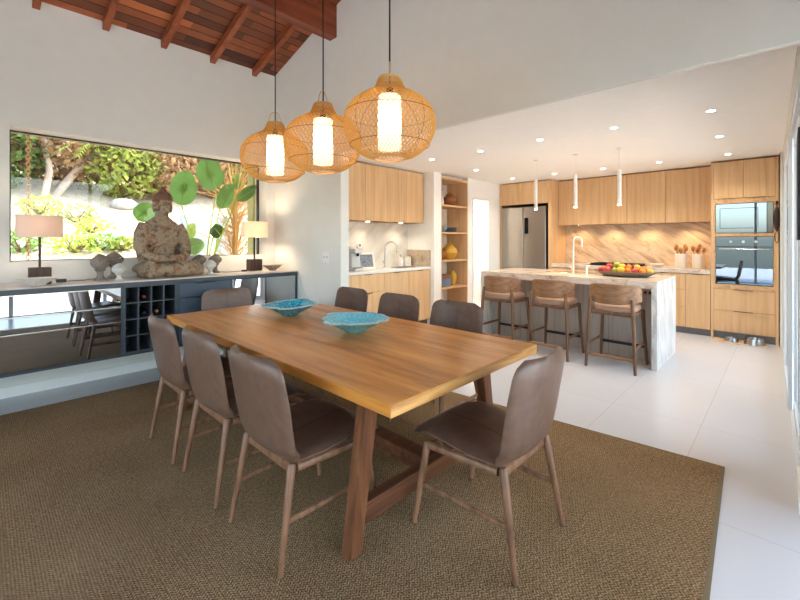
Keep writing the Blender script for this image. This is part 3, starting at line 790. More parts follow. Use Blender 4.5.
b = B(); tube(b, [(2.145, 4.66, .006), (2.08, 4.70, .004), (1.98, 4.67, .004), (1.92, 4.86, .004)], .003, 6); solo('power_cable', b, M['cord'], 'thin dark cable running left from the glowing lamp', 'cable', (0, 0, ST))

# carved seated figure: a cluster of rounded masses fused into one surface
def fuse(bm, name, mat, parent, voxel=.009, smooth=6):
    me = bpy.data.meshes.new(name); bmesh.ops.recalc_face_normals(bm, faces=bm.faces[:]); bm.to_mesh(me); bm.free()
    o = bpy.data.objects.new(name, me); col.objects.link(o)
    r = o.modifiers.new('r', 'REMESH'); r.mode = 'VOXEL'; r.voxel_size = voxel
    s = o.modifiers.new('s', 'SMOOTH'); s.iterations = smooth; s.factor = .5
    dg = bpy.context.evaluated_depsgraph_get(); me2 = bpy.data.meshes.new_from_object(o.evaluated_get(dg))
    bpy.data.objects.remove(o); me2.name = name; me2.materials.clear(); me2.materials.append(mat)
    for p in me2.polygons: p.use_smooth = True
    o = bpy.data.objects.new(name, me2); col.objects.link(o); o.parent = parent
    return o
st = thing('seated_statue', 'weathered carved wooden seated buddha statue in the middle of the sideboard', 'statue', (1.312, 4.63, ST), .12)
b = B()
# folded legs
ell(b, (.02, .03, .09), (.30, .19, .088)); ell(b, (-.17, -.03, .075), (.085, .12, .072)); ell(b, (.30, -.02, .068), (.10, .12, .064))
tube(b, [(-.2, -.05, .10), (-.02, -.13, .075), (.16, -.155, .06), (.24, -.14, .055)], [.07, .065, .05, .035], 14)
tube(b, [(.30, -.04, .095), (.12, -.14, .10), (-.04, -.165, .075), (-.13, -.15, .06)], [.065, .06, .048, .03], 14)
bx(b, -.2, .36, -.14, .17, 0, .05, .02)
# torso
ell(b, (0, .06, .25), (.14, .10, .16)); ell(b, (0, .11, .28), (.225, .06, .24)); tube(b, [(.13, -.035, .50), (.05, -.075, .42), (-.06, -.07, .34), (-.14, -.02, .29)], [.02, .018, .018, .016], 8); ell(b, (0, .055, .41), (.185, .115, .15)); ell(b, (0, .065, .52), (.165, .085, .085)); ell(b, (0, .06, .57), (.11, .075, .06))
ell(b, (-.075, -.02, .47), (.085, .055, .06)); ell(b, (.075, -.02, .47), (.085, .055, .06))
# arms down to hands joined in the lap
for s in (-1, 1):
    tube(b, [(s*.15, .06, .53), (s*.195, .045, .43), (s*.215, .015, .31), (s*.20, -.04, .235)], [.066, .068, .062, .052], 14)
    tube(b, [(s*.20, -.04, .235), (s*.15, -.11, .205), (s*.07, -.155, .19), (s*.0, -.165, .19)], [.05, .043, .036, .03], 14)
    for k in range(4): tube(b, [(s*.05, -.15-.012*k, .20-.007*k), (-s*.03, -.168-.009*k, .195-.007*k)], [.013, .009], 8)
    ell(b, (s*.012, -.165, .222), (.013, .011, .024))
# neck and head
tube(b, [(0, .06, .56), (0, .045, .66)], [.07, .06], 14)
ell(b, (0, .03, .735), (.084, .09, .108)); ell(b, (0, .005, .69), (.062, .062, .055)); ell(b, (0, -.042, .655), (.024, .022, .018))
tube(b, [(0, -.05, .765), (0, -.072, .725), (0, -.066, .712)], [.011, .017, .013], 8)
for s in (-1, 1):
    ell(b, (s*.034, -.048, .752), (.024, .016, .010)); tube(b, [(s*.012, -.056, .775), (s*.035, -.053, .782), (s*.058, -.035, .772)], .007, 6)
    ell(b, (s*.083, .035, .715), (.014, .026, .06)); ell(b, (s*.012, -.058, .688), (.016, .011, .007))
ell(b, (0, -.055, .68), (.02, .012, .007))
fuse(b, 'figure', M['statue'], st, .0075, 3)
b = B()
lathe(b, [(.082, .762), (.091, .775), (.093, .80), (.088, .825), (.072, .848), (.05, .862), (.034, .868), (.034, .885), (.026, .905), (.012, .92), (.003, .93)], 30, (0, .034, 0), lambda r, z, a: (r*(1+.05*math.sin(15*a)*math.cos(z*190)), z+.018*math.cos(a+PI/2)*(r > .06)))
part('headdress', b, M['crown'], st, 60, 'reddish brown carved headdress')

# ------------------------------------------------------------------ outlet on the divider wall
t = thing('wall_outlet', 'white double outlet plate on the wall right of the sideboard', 'outlet', (XW-.001, 3.765, 1.185))
b = B(); bx(b, -.008, 0, -.058, .058, -.058, .058, .003); part('plate', b, M['plate'], t)
for s in (-1, 1):
    b = B(); bx(b, -.011, -.008, s*.027-.017, s*.027+.017, -.034, .034, .002); k = part('socket', b, M['plate'], t)
    b = B(); bx(b, -.0118, -.011, s*.027-.009, s*.027-.005, -.01, .012); bx(b, -.0118, -.011, s*.027+.005, s*.027+.009, -.01, .012); part('slot', b, M['plug'], k)

# ------------------------------------------------------------------ bar niche
YF = 4.21; CZ = .945
def panel_y(parent, name, x0, x1, z0, z1, y, mat, th=.02, gap=.002, pull='top', pm=None, pw=.12):
    """cabinet front facing -y with a slim edge pull"""
    b = B(); bx(b, x0+gap, x1-gap, y-th, y, z0+gap, z1-gap, .001); d = part(name, b, mat, parent)
    if pull:
        xc = (x0+x1)/2; zz = z1-gap if pull == 'top' else z0+gap
        b = B(); bx(b, xc-pw/2, xc+pw/2, y-th-.014, y-th+.004, zz-.004 if pull == 'top' else zz-.007, zz+.004 if pull == 'top' else zz); part('handle', b, pm or M['handle'], d)
    return d
def panel_x(parent, name, y0, y1, z0, z1, x, mat, th=.02, gap=.002, pull='top', pw=.13):
    b = B(); bx(b, x-th, x, y0+gap, y1-gap, z0+gap, z1-gap, .001); d = part(name, b, mat, parent)
    if pull:
        yc = (y0+y1)/2; zz = z1-gap if pull == 'top' else z0+gap
        b = B(); bx(b, x-th-.014, x-th+.004, yc-pw/2, yc+pw/2, zz-.004 if pull == 'top' else zz-.007, zz+.004 if pull == 'top' else zz); part('handle', b, M['handle'], d)
    return d
bars = [(2.845, 3.43, 'd', 'oak base cabinet at the left end of the bar niche behind the dividing wall'), (3.43, 4.05, 'd', 'oak three-drawer base cabinet in the bar niche'), (4.05, 5.095, 'p', 'oak two-door base cabinet under the bar sink')]
for (x0, x1, k, lab) in bars:
    t = thing('base_cabinet', lab, 'cabinet', (0, 0, 0), 0, 'oak base cabinets in the bar niche')
    b = B(); bx(b, x0+.001, x1-.001, YF, 4.714, .1, CZ-.042); bx(b, x0+.001, x1-.001, YF+.05, 4.714, 0, .1); part('body', b, M['carcass'], t, 0)
    if k == 'd':
        zs = [.1, .37, .64, CZ-.045]
        for a, c in zip(zs, zs[1:]): panel_y(t, 'drawer', x0, x1, a, c, YF, M['oak'])
    else:
        xm = (x0+x1)/2
        for a, c in ((x0, xm), (xm, x1)): panel_y(t, 'door', a, c, .1, CZ-.045, YF, M['oak'])
b = B(); bx(b, 2.845, 5.098, YF-.03, 4.714, CZ-.04, CZ, .002); solo('bar_countertop', b, M['barcounter'], 'white stone worktop in the bar niche', 'countertop')
b = B(); bx(b, 2.845, 5.098, 4.706, 4.719, CZ+.001, 1.655); solo('bar_backsplash', b, M['barsplash'], 'pale veined stone backsplash in the bar niche', 'backsplash')
b = B(); bx(b, 5.086, 5.0985, YF-.02, 4.704, CZ+.001, CZ+.27); solo('side_splash', b, M['barlow'], 'short beige stone upstand on the bar niche side wall', 'backsplash')
xs = [2.86, 3.365, 3.80, 4.235, 4.665, 5.085]
labs = ['oak wall cabinet at the far left of the bar niche, by the dividing wall', 'oak wall cabinet second from left in the bar niche', 'oak wall cabinet in the middle of the bar niche row',
        'oak wall cabinet second from right in the bar niche', 'oak wall cabinet at the right end of the bar niche row']
YU = 4.345
for x0, x1, lab in zip(xs, xs[1:], labs):
    t = thing('wall_cabinet', lab, 'cabinet', (0, 0, 0), 0, 'oak wall cabinets in the bar niche')
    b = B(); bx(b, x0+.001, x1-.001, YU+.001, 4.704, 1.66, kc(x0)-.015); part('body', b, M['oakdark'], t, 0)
    panel_y(t, 'door', x0, x1, 1.655, kc(x0)-.02, YU, M['oak'], pull='bottom')
# bar things
for x, lab in ((4.02, 'small lit spot under the bar wall cabinets above the socket'), (4.74, 'small lit spot under the bar wall cabinets right of the tap')):
    b = B(); lathe(b, [(.03, 0), (.03, .008)], 16); solo('cabinet_light', b, M['tip'], lab, 'light', (x, 4.52, 1.6515), 'bar under-cabinet lights')
    lamp('SPOT', 'bar light beam', (x, 4.50, 1.64), 4, (1, .84, .66), .03, (0, 0, 0), math.radians(140), .8)
t = thing('coffee_machine', 'white and steel coffee machine at the left of the bar worktop', 'coffee machine', (3.70, 4.44, CZ+.001), 0)
b = B(); bx(b, -.10, .06, -.13, .15, 0, .035, .008); bx(b, -.10, .06, -.06, .15, .036, .244, .01); bx(b, -.10, .06, -.13, .15, .245, .31, .015); part('body', b, M['dish2'], t)
b = B(); bx(b, .062, .10, -.02, .15, 0, .30, .008); part('water_tank', b, M['plug'], t)
b = B(); tube(b, [(-.02, -.095, .2445), (-.02, -.095, .205)], .02, 12); part('spout', b, M['darkmetal'], t)
b = B(); bx(b, -.085, .045, -.122, -.062, .0355, .043); part('drip_tray', b, M['darkmetal'], t)
b = B(); lathe(b, [(.06, .311), (.055, .34), (.02, .352)], 20, (-.02, .05, 0)); part('lid', b, M['whiteceramic'], t)
t = thing('wall_socket', 'round white and brown socket on the bar backsplash', 'outlet', (4.01, 4.705, 1.30))
b = B(); lathe(b, [(.05, 0), (.05, .012), (.044, .018)], 24)
for v in b.verts: v.co = Vector((v.co.x, -v.co.z, v.co.y))
part('ring', b, M['whiteceramic'], t)
b = B(); lathe(b, [(.022, .018), (.02, .024)], 20)
for v in b.verts: v.co = Vector((v.co.x, -v.co.z, v.co.y))
part('center', b, M['brownpot'], t)
t = thing('picture_frame', 'small white framed landscape picture leaning beside the coffee machine', 'picture frame', (4.0, 4.50, CZ+.001), -.15)
def lean(b, a=.22):
    bmesh.ops.rotate(b, cent=(0, 0, 0), matrix=Matrix.Rotation(-a, 3, 'X'), verts=b.verts)
b = B(); w, h = .14, .25
bx(b, -w, w, -.008, .008, 0, .03); bx(b, -w, w, -.008, .008, h-.03, h); bx(b, -w, -w+.03, -.008, .008, .03, h-.03); bx(b, w-.03, w, -.008, .008, .03, h-.03); lean(b); part('frame', b, M['whiteceramic'], t, 0)
b = B(); bx(b, -w+.03, w-.03, -.003, .003, .03, h-.03); lean(b); part('picture', b, M['photo'], t, 0)
def faucet(name, label, loc, h, reach, dx, dy, r, m, handle=True):
    t = thing(name, label, 'faucet', loc)
    b = B(); tube(b, [(0, 0, 0), (0, 0, .02)], r*1.9, 16); part('base', b, m, t)
    R_ = reach/2; pts = [(0, 0, .02), (0, 0, h-R_)]
    for k in range(1, 13): a = PI*k/12; pts.append((dx*(R_-R_*math.cos(a)), dy*(R_-R_*math.cos(a)), h-R_+R_*math.sin(a)))
    pts.append((dx*reach, dy*reach, h-R_-.07)); b = B(); tube(b, pts, r, 12); part('spout', b, m, t)
    if handle: b = B(); tube(b, [(0, 0, .06), (-dy*.05-dx*.02, dx*.05, .075), (-dy*.11-dx*.03, dx*.11, .1)], [r*.9, r*.6, r*.5], 8); part('lever', b, m, t)
faucet('bar_faucet', 'chrome gooseneck tap on the bar worktop', (4.42, 4.56, CZ+.001), .40, .20, .8, -.55, .014, M['nickel'])
b = B(); bx(b, 4.50, 4.86, 4.30, 4.52, CZ+.001, CZ+.006, .002); solo('bar_sink', b, M['darkmetal'], 'small dark inset sink rim on the bar worktop', 'sink')
t = thing('spray_bottle', 'pale pump soap bottle beside the bar tap', 'bottle', (4.80, 4.58, CZ+.001))
b = B(); lathe(b, [(.04, 0), (.045, .01), (.045, .1), (.02, .14), (.014, .15)], 20); part('bottle_body', b, M['whiteceramic'], t)
b = B(); tube(b, [(0, 0, .15), (0, 0, .185), (-.04, -.01, .19)], .006, 8); part('pump', b, M['copper'], t)
t = thing('candle_jar', 'white lidded jar at the right end of the bar worktop', 'jar', (4.985, 4.60, CZ+.001))
b = B(); lathe(b, [(.055, 0), (.06, .01), (.06, .12), (.055, .13)], 24); part('jar_body', b, M['whiteceramic'], t)
b = B(); lathe(b, [(.06, .131), (.06, .15), (.02, .158)], 24); part('lid', b, M['whiteceramic'], t)

# ------------------------------------------------------------------ shelf niche
sh = thing('shelf_unit', 'built-in oak shelf niche between the bar and the hall doorway', 'shelves', (0, 0, 0))
NX0, NX1 = 5.29, 6.066
b = B(); bx(b, NX1-.022, NX1, 4.122, 4.594, 0, 2.44); part('side_panel', b, M['oak'], sh, 0)
b = B(); bx(b, NX0, NX0+.022, 4.122, 4.594, 0, 2.44); part('side_panel', b, M['oak'], sh, 0)
b = B(); bx(b, NX0+.022, NX1-.022, 4.574, 4.594, 0, 2.40); part('back_panel', b, M['whiteceramic'], sh, 0, 'pale back panel')
b = B(); bx(b, NX0+.022, NX1-.022, 4.122, 4.594, 2.40, 2.44); part('top_panel', b, M['oakh'], sh, 0)
SZS = [.10, .545, 1.01, 1.485, 1.95]
for z in SZS: b = B(); bx(b, NX0+.023, NX1-.023, 4.124, 4.573, z, z+.028, .001); part('shelf', b, M['oakh'], sh)
def lathe_thing(name, label, cat, loc, prof, m, group=None, n=24, fn=None):
    b = B(); lathe(b, prof, n, fn=fn); return solo(name, b, m, label, cat, loc, group)
def pot(name, label, loc, r, h, m, lid=True):
    t = thing(name, label, 'pot', loc)
    b = B(); lathe(b, [(r*.5, 0), (r*.75, h*.12), (r, h*.42), (r*.9, h*.68), (r*.5, h*.86), (r*.45, h*.9), (r*.52, h*.94)], 28); part('pot_body', b, m, t)
    if lid: b = B(); lathe(b, [(r*.5, h*.941), (r*.4, h*1.0), (r*.12, h*1.05), (r*.14, h*1.12), (r*.03, h*1.15)], 20); part('lid', b, m, t)
    return t
s = .029
pot('terracotta_pot', 'brown lidded pot on the top shelf of the niche', (5.80, 4.33, SZS[4]+s), .13, .22, M['brownpot'])
t = thing('twig_vase', 'small pale vase with dried twigs on the top niche shelf', 'vase', (5.48, 4.28, SZS[4]+s))
b = B(); lathe(b, [(.05, 0), (.06, .05), (.05, .13), (.025, .17), (.03, .19)], 20); part('vase_body', b, M['whiteceramic'], t)
b = B()
for k in range(7): a = k*2.1; tube(b, [(0, 0, .15), (.03*math.cos(a), .03*math.sin(a), .25), (.07*math.cos(a), .07*math.sin(a), .30+.02*(k % 3))], .003, 5)
part('twigs', b, M['twig'], t)
for k in range(4): lathe_thing('plate', ['bottom', 'second', 'third', 'top'][k]+' plate of the blue grey stack on the second niche shelf', 'plate', (5.80, 4.34, SZS[3]+s+.022*k), [(.07, 0), (.12, .006), (.145, .02), (.14, .021), (.06, .008)], M['bluepl'], 'blue grey plates on the niche shelf', 28)
lathe_thing('small_bowl', 'pale blue bowl left of the plate stack on the niche shelf', 'bowl', (5.53, 4.28, SZS[3]+s), [(.04, 0), (.045, .01), (.08, .06), (.095, .11), (.09, .11), (.04, .02)], M['bluepl'])
pot('yellow_pot', 'yellow round pot on the third niche shelf', (5.80, 4.33, SZS[2]+s), .145, .27, M['yellowpot'])
pot('brown_jug', 'small brown pot left of the yellow pot in the niche', (5.52, 4.29, SZS[2]+s), .075, .16, M['brownpot'], False)
t = thing('painted_box', 'blue painted box on the lower niche shelf', 'box', (5.60, 4.32, SZS[1]+s))
b = B(); bx(b, -.15, .1, -.1, .1, 0, .15, .006); part('box_body', b, M['bluebox'], t)
b = B(); bx(b, -.155, .105, -.105, .105, .151, .20, .006); part('lid', b, M['brownpot'], t)
pot('yellow_cup', 'yellow patterned vase beside the blue box on the lower niche shelf', (5.86, 4.31, SZS[1]+s), .085, .27, M['yellowpot'], False)

# ------------------------------------------------------------------ kitchen run on the back wall
XF = 7.2
KY0, KY1 = .765, 3.065
# fridge tower
t = thing('fridge_surround', 'tall oak surround framing the refrigerator', 'cabinet', (0, 0, 0))
for (y0, y1) in ((4.075, 4.114), (KY1, 3.125)):
    b = B(); bx(b, XF-.02, XB-.003, y0, y1, 0, 2.475); part('side_panel', b, M['oak'], t, 0)
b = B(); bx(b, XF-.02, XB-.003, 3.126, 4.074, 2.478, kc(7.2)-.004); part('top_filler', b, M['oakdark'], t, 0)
for (y0, y1, lab) in ((3.60, 4.073, 'oak cabinet over the left door of the refrigerator'), (3.127, 3.60, 'oak cabinet over the right door of the refrigerator')):
    t = thing('wall_cabinet', lab, 'cabinet', (0, 0, 0), 0, 'oak cabinets over the refrigerator')
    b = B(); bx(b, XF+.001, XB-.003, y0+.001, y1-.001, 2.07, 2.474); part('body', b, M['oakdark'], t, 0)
    panel_x(t, 'door', y0, y1, 2.06, 2.474, XF, M['oak'], pull='bottom')
fr = thing('refrigerator', 'stainless steel double door refrigerator in the oak surround', 'refrigerator', (0, 0, 0))
b = B(); bx(b, XF+.02, XB-.06, 3.165, 4.065, .02, 2.02); part('body', b, M['darkmetal'], fr, 0)
for (y0, y1) in ((3.615, 4.065), (3.165, 3.605)):
    b = B(); bx(b, XF-.045, XF+.019, y0, y1, .05, 2.005, .006); d = part('door', b, M['fridge'], fr)
    if y0 < 3.5: b = B(); bx(b, XF-.0475, XF-.0452, 3.50, 3.575, 1.50, 1.80); part('display', b, M['blackglass'], d)
    yy = 3.609
b = B(); bx(b, XF-.03, XF+.018, 3.6055, 3.6145, .05, 2.0); part('door_gap', b, M['plug'], fr, 0)
# wall cabinets
XU = 7.5
ys = [3.062, 2.465, 1.91, 1.36, KY0+.002]
labs = ['oak wall cabinet next to the refrigerator surround', 'oak wall cabinet second from the refrigerator above the hob', 'oak wall cabinet third from the refrigerator', 'oak wall cabinet touching the oven tower']
for y1, y0, lab in zip(ys, ys[1:], labs):
    t = thing('wall_cabinet', lab, 'cabinet', (0, 0, 0), 0, 'oak wall cabinets over the kitchen counter')
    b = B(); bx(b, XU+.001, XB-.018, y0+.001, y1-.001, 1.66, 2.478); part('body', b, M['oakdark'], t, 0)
    panel_x(t, 'door', y0, y1, 1.65, 2.470, XU, M['oak'], pull='bottom')
b = B(); bx(b, XU+.02, XB-.003, KY0+.002, KY1-.002, 2.481, kc(7.52)-.003); solo('shadow_strip', b, M['oakdark'], 'dark strip drawn as the shadow line above the kitchen wall cabinets', 'trim')  # solid dark strip stands in for the shadow gap below the ceiling
b = B(); bx(b, XB-.016, XB-.002, KY0+.002, KY1-.002, .951, 1.66); solo('kitchen_backsplash', b, M['splash'], 'golden diagonally veined stone backsplash behind the hob', 'backsplash')
# base units
KZ = .95
units = [(2.46, KY1-.002, 'd', 'oak drawer cabinet beside the refrigerator surround'), (1.65, 2.46, 'd', 'oak drawer cabinet under the hob'), (1.06, 1.65, 'd', 'oak three-drawer cabinet between the hob and the end door'), (KY0+.002, 1.06, 'p', 'oak single-door base cabinet touching the oven tower')]
for (y0, y1, k, lab) in units:
    t = thing('base_cabinet', lab, 'cabinet', (0, 0, 0), 0, 'oak base cabinets on the kitchen back wall')
    b = B(); bx(b, XF+.001, XB-.003, y0+.001, y1-.001, .1, KZ-.061); part('body', b, M['carcass'], t, 0)
    b = B(); bx(b, XF+.05, XB-.003, y0+.001, y1-.001, 0, .099); part('plinth', b, M['toe'], t, 0)
    if k == 'd':
        zs = [.1, .40, .65, KZ-.065]
        for a, c in zip(zs, zs[1:]): panel_x(t, 'drawer', y0, y1, a, c, XF, M['oak'])
    else: panel_x(t, 'door', y0, y1, .1, KZ-.065, XF, M['oak'])
b = B(); bx(b, XF-.03, XB-.003, KY0+.002, KY1-.002, KZ-.06, KZ, .003); solo('kitchen_countertop', b, M['islandtop'], 'beige stone worktop along the kitchen back wall', 'countertop')
# oven tower
t = thing('oven_tower', 'tall oak oven cabinet at the right end of the kitchen', 'cabinet', (0, 0, 0))
TY_0, TY_1 = .058, .762
b = B(); bx(b, XF-.02, XB-.003, TY_1-.03, TY_1, 0, 2.47); part('side_panel', b, M['oak'], t, 0)
b = B(); bx(b, XF-.02, XB-.003, TY_0, TY_0+.03, 0, 2.47); part('side_panel', b, M['oak'], t, 0)
b = B(); bx(b, XF+.03, XB-.003, TY_0+.031, TY_1-.031, .1, .72); bx(b, XF+.03, XB-.003, TY_0+.031, TY_1-.031, 1.885, 2.47); bx(b, XB-.1, XB-.003, TY_0+.031, TY_1-.031, .72, 1.885); part('body', b, M['carcass'], t, 0)
b = B(); bx(b, XF+.04, XB-.003, TY_0+.031, TY_1-.031, 0, .099); part('plinth', b, M['toe'], t, 0)
y0, y1 = TY_0+.03, TY_1-.03
for (a, c) in ((.105, .40), (.40, .695)): panel_x(t, 'drawer', y0, y1, a, c, XF, M['oak'], pw=.2)
ym = (y0+y1)/2
for (a, c) in ((y0, ym), (ym, y1)): panel_x(t, 'door', a, c, 1.955, 2.468, XF, M['oak'], pull='bottom')
b = B(); bx(b, XF-.018, XF+.0, y0+.001, y1-.001, 1.885, 1.953); bx(b, XF-.018, XF, y0+.001, y1-.001, 1.43, 1.472); bx(b, XF-.018, XF, y0+.001, y1-.001, .697, .765)
for yy in (y0+.001, y1-.021):
    bx(b, XF-.018, XF, yy, yy+.02, 1.472, 1.885); bx(b, XF-.018, XF, yy, yy+.02, .765, 1.43)
part('oven_trim', b, M['oakh'], t, 0)
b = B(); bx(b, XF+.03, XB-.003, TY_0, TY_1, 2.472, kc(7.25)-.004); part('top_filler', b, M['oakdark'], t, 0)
mw = thing('microwave', 'built-in microwave with mirror glass front above the oven', 'microwave', (0, 0, 0))
b = B(); bx(b, XF+.01, XF+.4, y0+.024, y1-.024, 1.478, 1.88); part('body', b, M['darkmetal'], mw, 0)
b = B(); bx(b, XF-.015, XF+.009, y0+.085, y1-.024, 1.478, 1.88, .003); d = part('door', b, M['ovenglass'], mw)
b = B()
yA, yB, zA, zB = y0+.17, y1-.07, 1.54, 1.82
bx(b, XF-.0165, XF-.0152, yA, yB, zA, zA+.006); bx(b, XF-.0165, XF-.0152, yA, yB, zB-.006, zB); bx(b, XF-.0165, XF-.0152, yA, yA+.006, zA, zB); bx(b, XF-.0165, XF-.0152, yB-.006, yB, zA, zB)
part('window_outline', b, M['plug'], d, 0)
b = B(); bx(b, XF-.015, XF+.009, y0+.024, y0+.083, 1.478, 1.88, .003); part('control_strip', b, M['blackglass'], mw)
ov = thing('wall_oven', 'built-in black glass oven with steel bar handle above the drawers', 'oven', (0, 0, 0))
b = B(); bx(b, XF+.01, XF+.5, y0+.024, y1-.024, .77, 1.425); part('body', b, M['darkmetal'], ov, 0)
b = B(); bx(b, XF-.015, XF+.009, y0+.024, y1-.024, .77, 1.285, .003); d = part('door', b, M['ovenglass'], ov)
b = B(); bx(b, XF-.015, XF+.009, y0+.024, y1-.024, 1.29, 1.425, .003); cpn = part('control_panel', b, M['ovenglass'], ov)
b = B()
for yy in (ym+.13, ym, ym-.13): tube(b, [(XF-.0155, yy, 1.357), (XF-.035, yy, 1.357)], .017, 14)
part('knobs', b, M['steel'], cpn)
b = B(); tube(b, [(XF-.05, y0+.06, 1.255), (XF-.05, y1-.06, 1.255)], .009, 10)
for yy in (y0+.09, y1-.09): tube(b, [(XF-.0155, yy, 1.255), (XF-.05, yy, 1.255)], .006, 8)
part('handle', b, M['chrome'], d)
# hanging bag on the tower edge
t = thing('hanging_bag', 'dark brown felt bag with strap hanging at the right edge of the oven tower', 'bag', (XF-.022, .075, 1.55))
b = B(); ell(b, (-.05, 0, .10), (.05, .034, .16)); part('bag_body', b, M['hat'], t)
b = B(); tube(b, [(-.05, 0, .24), (-.03, .0, .30), (-.008, 0, .32)], .006, 6); tube(b, [(-.05, 0, -.05), (-.05, -.02, -.1), (-.05, -.018, -.18), (-.05, 0, -.21), (-.05, .018, -.18), (-.05, .02, -.1)], .006, 6, True); part('strap', b, M['hat'], t)
b = B(); bx(b, -.012, 0, -.012, .012, .29, .34, .003); part('hook', b, M['darkmetal'], t)
# things on the kitchen counter
t = thing('hob', 'black gas hob on the back kitchen counter behind the fruit tray', 'hob', (7.5, 2.06, KZ+.001))
b = B(); bx(b, -.25, .25, -.4, .4, 0, .008, .003); part('glass_plate', b, M['blackglass'], t)
for sy in (-1, 0, 1):
    b = B()
    for q in (-.12, 0, .12): bx(b, -.2, .2, sy*.26+q*.8-.006, sy*.26+q*.8+.006, .02, .034)
    bx(b, -.2, -.188, sy*.26-.11, sy*.26+.11, .0085, .034); bx(b, .188, .2, sy*.26-.11, sy*.26+.11, .0085, .034)
    part('grate', b, M['plug'], t, 0)
    b = B(); lathe(b, [(.05, .0085), (.05, .018), (.03, .022)], 20, (0, sy*.26, 0)); part('burner', b, M['darkmetal'], t)
def crock(label, y, m2, n):
    t = thing('utensil_crock', label, 'crock', (7.55, y, KZ+.001), 0, 'utensil crocks on the kitchen counter')
    b = B(); lathe(b, [(.075, 0), (.08, .008), (.08, .21), (.076, .214), (.072, .21), (.07, .02), (.01, .016)], 28); part('crock_body', b, M['whiteceramic'], t)
    for k in range(n):
        a = k*2*PI/n+.3; r = .04; L_ = .30+.03*((k*7) % 3)
        b = B(); p0 = Vector((r*.4*math.cos(a), r*.4*math.sin(a), .025)); p1 = Vector((r*1.9*math.cos(a), r*1.9*math.sin(a), L_))
        tube(b, [p0, p0.lerp(p1, .78)], .006, 8); ell(b, p0.lerp(p1, .9), (.026, .026, .042), (0, 0, a), 12, 8); part('utensil', b, m2, t)
crock('white crock of wooden spoons on the kitchen counter, nearer the hob', 1.17, M['utensil'], 6)
crock('white crock of pale utensils on the kitchen counter, beside the oven tower', .95, M['utensil'], 4)
low_bowl('white_dish', 'small white dish on the back counter right of the hob', (7.45, 1.47, KZ+.001), .1, .05, M['whiteceramic'], 4, .0, 1)
# under-cabinet lights
for y, lab in ((2.76, 'small lit spot under the wall cabinet beside the refrigerator surround'), (2.19, 'small lit spot under the wall cabinet above the hob'), (1.63, 'small lit spot under the third wall cabinet from the refrigerator'), (1.06, 'small lit spot under the wall cabinet by the oven tower')):
    b = B(); lathe(b, [(.03, 0), (.03, .008)], 16); solo('cabinet_light', b, M['tip'], lab, 'light', (7.60, y, 1.6515), 'under-cabinet lights')
    lamp('SPOT', 'cabinet light beam', (7.60, y, 1.63), 6, (1, .66, .34), .03, (0, math.radians(-14), 0), math.radians(130), .8)
# pet bowls
def pet(label, loc, r, h, m):
    b = B(); lathe(b, [(r*1.15, 0), (r*1.1, h*.3), (r, h), (r*.9, h), (r*.8, h*.3), (r*.1, h*.25)], 26); solo('pet_bowl', b, m, label, 'pet bowl', loc, 'pet bowls by the oven tower')
b = B(); bx(b, 6.93, 7.2, .17, .72, .0005, .006, .002); solo('pet_mat', b, M['mat'], 'thin tan mat under the pet bowls by the oven tower', 'mat')
pet('steel pet bowl on the mat, farther from the glass doors', (7.07, .53, .0065), .07, .045, M['steel'])
pet('larger steel pet bowl on the mat, nearer the glass doors', (7.05, .29, .0065), .095, .075, M['steel'])

# ------------------------------------------------------------------ island
IX0, IX1, IY0, IY1, IZ = 4.92, 5.93, .972, 3.125, .938
t = thing('kitchen_island', 'stone kitchen island with waterfall ends behind the stools', 'island', (0, 0, 0))
b = B(); prism(b, [(IY0+.0006, IZ), (IY1-.0006, IZ), (IY1-.0506, IZ-.08), (IY0+.0506, IZ-.08)], 'x', IX0, IX1); part('countertop', b, M['islandtop'], t, 0)
b = B(); prism(b, [(IY0, 0), (IY0+.05, 0), (IY0+.05, IZ-.08), (IY0, IZ)], 'x', IX0, IX1); part('waterfall_end', b, M['islandside'], t, 0)
b = B(); prism(b, [(IY1, 0), (IY1-.05, 0), (IY1-.05, IZ-.08), (IY1, IZ)], 'x', IX0, IX1); part('waterfall_end', b, M['islandside'], t, 0)
b = B(); bx(b, 5.27, IX1-.01, IY0+.0505, IY1-.0505, .0, IZ-.0805); part('back_panel', b, M['islandpanel'], t, 0)
b = B()
for k in range(1, 4): yy = IY0+.075+(IY1-IY0-.15)*k/4; bx(b, 5.268, 5.2695, yy-.002, yy+.002, .0, IZ-.081)
part('panel_joint', b, M['carcass'], t, 0)
t = thing('island_outlet', 'small outlet plate under the island top at its right end', 'outlet', (5.268, 1.13, .78))
b = B(); bx(b, -.008, 0, -.06, .06, -.035, .035, .002); part('plate', b, M['steel'], t)
b = B(); bx(b, -.0095, -.008, -.035, -.01, -.015, .015); bx(b, -.0095, -.008, .01, .035, -.015, .015); part('socket', b, M['plug'], t)
faucet('island_faucet', 'tall pale gooseneck tap on the island', (5.27, 1.965, IZ+.001), .475, .105, .6, -.8, .0125, M['paletap'])
b = B(); bx(b, 5.42, 5.78, 1.72, 2.42, IZ+.0005, IZ+.004, .001); solo('island_sink', b, M['nickel'], 'flat pale sink rim behind the island tap', 'sink')
t = thing('soap_dispenser', 'pale soap dispenser right of the island tap', 'dispenser', (5.27, 1.80, IZ+.001))
b = B(); tube(b, [(0, 0, 0), (0, 0, .09)], .013, 12); part('body', b, M['tubewhite'], t)
b = B(); tube(b, [(0, 0, .09), (0, 0, .115), (.04, -.02, .115)], .006, 8); part('pump', b, M['tubewhite'], t)
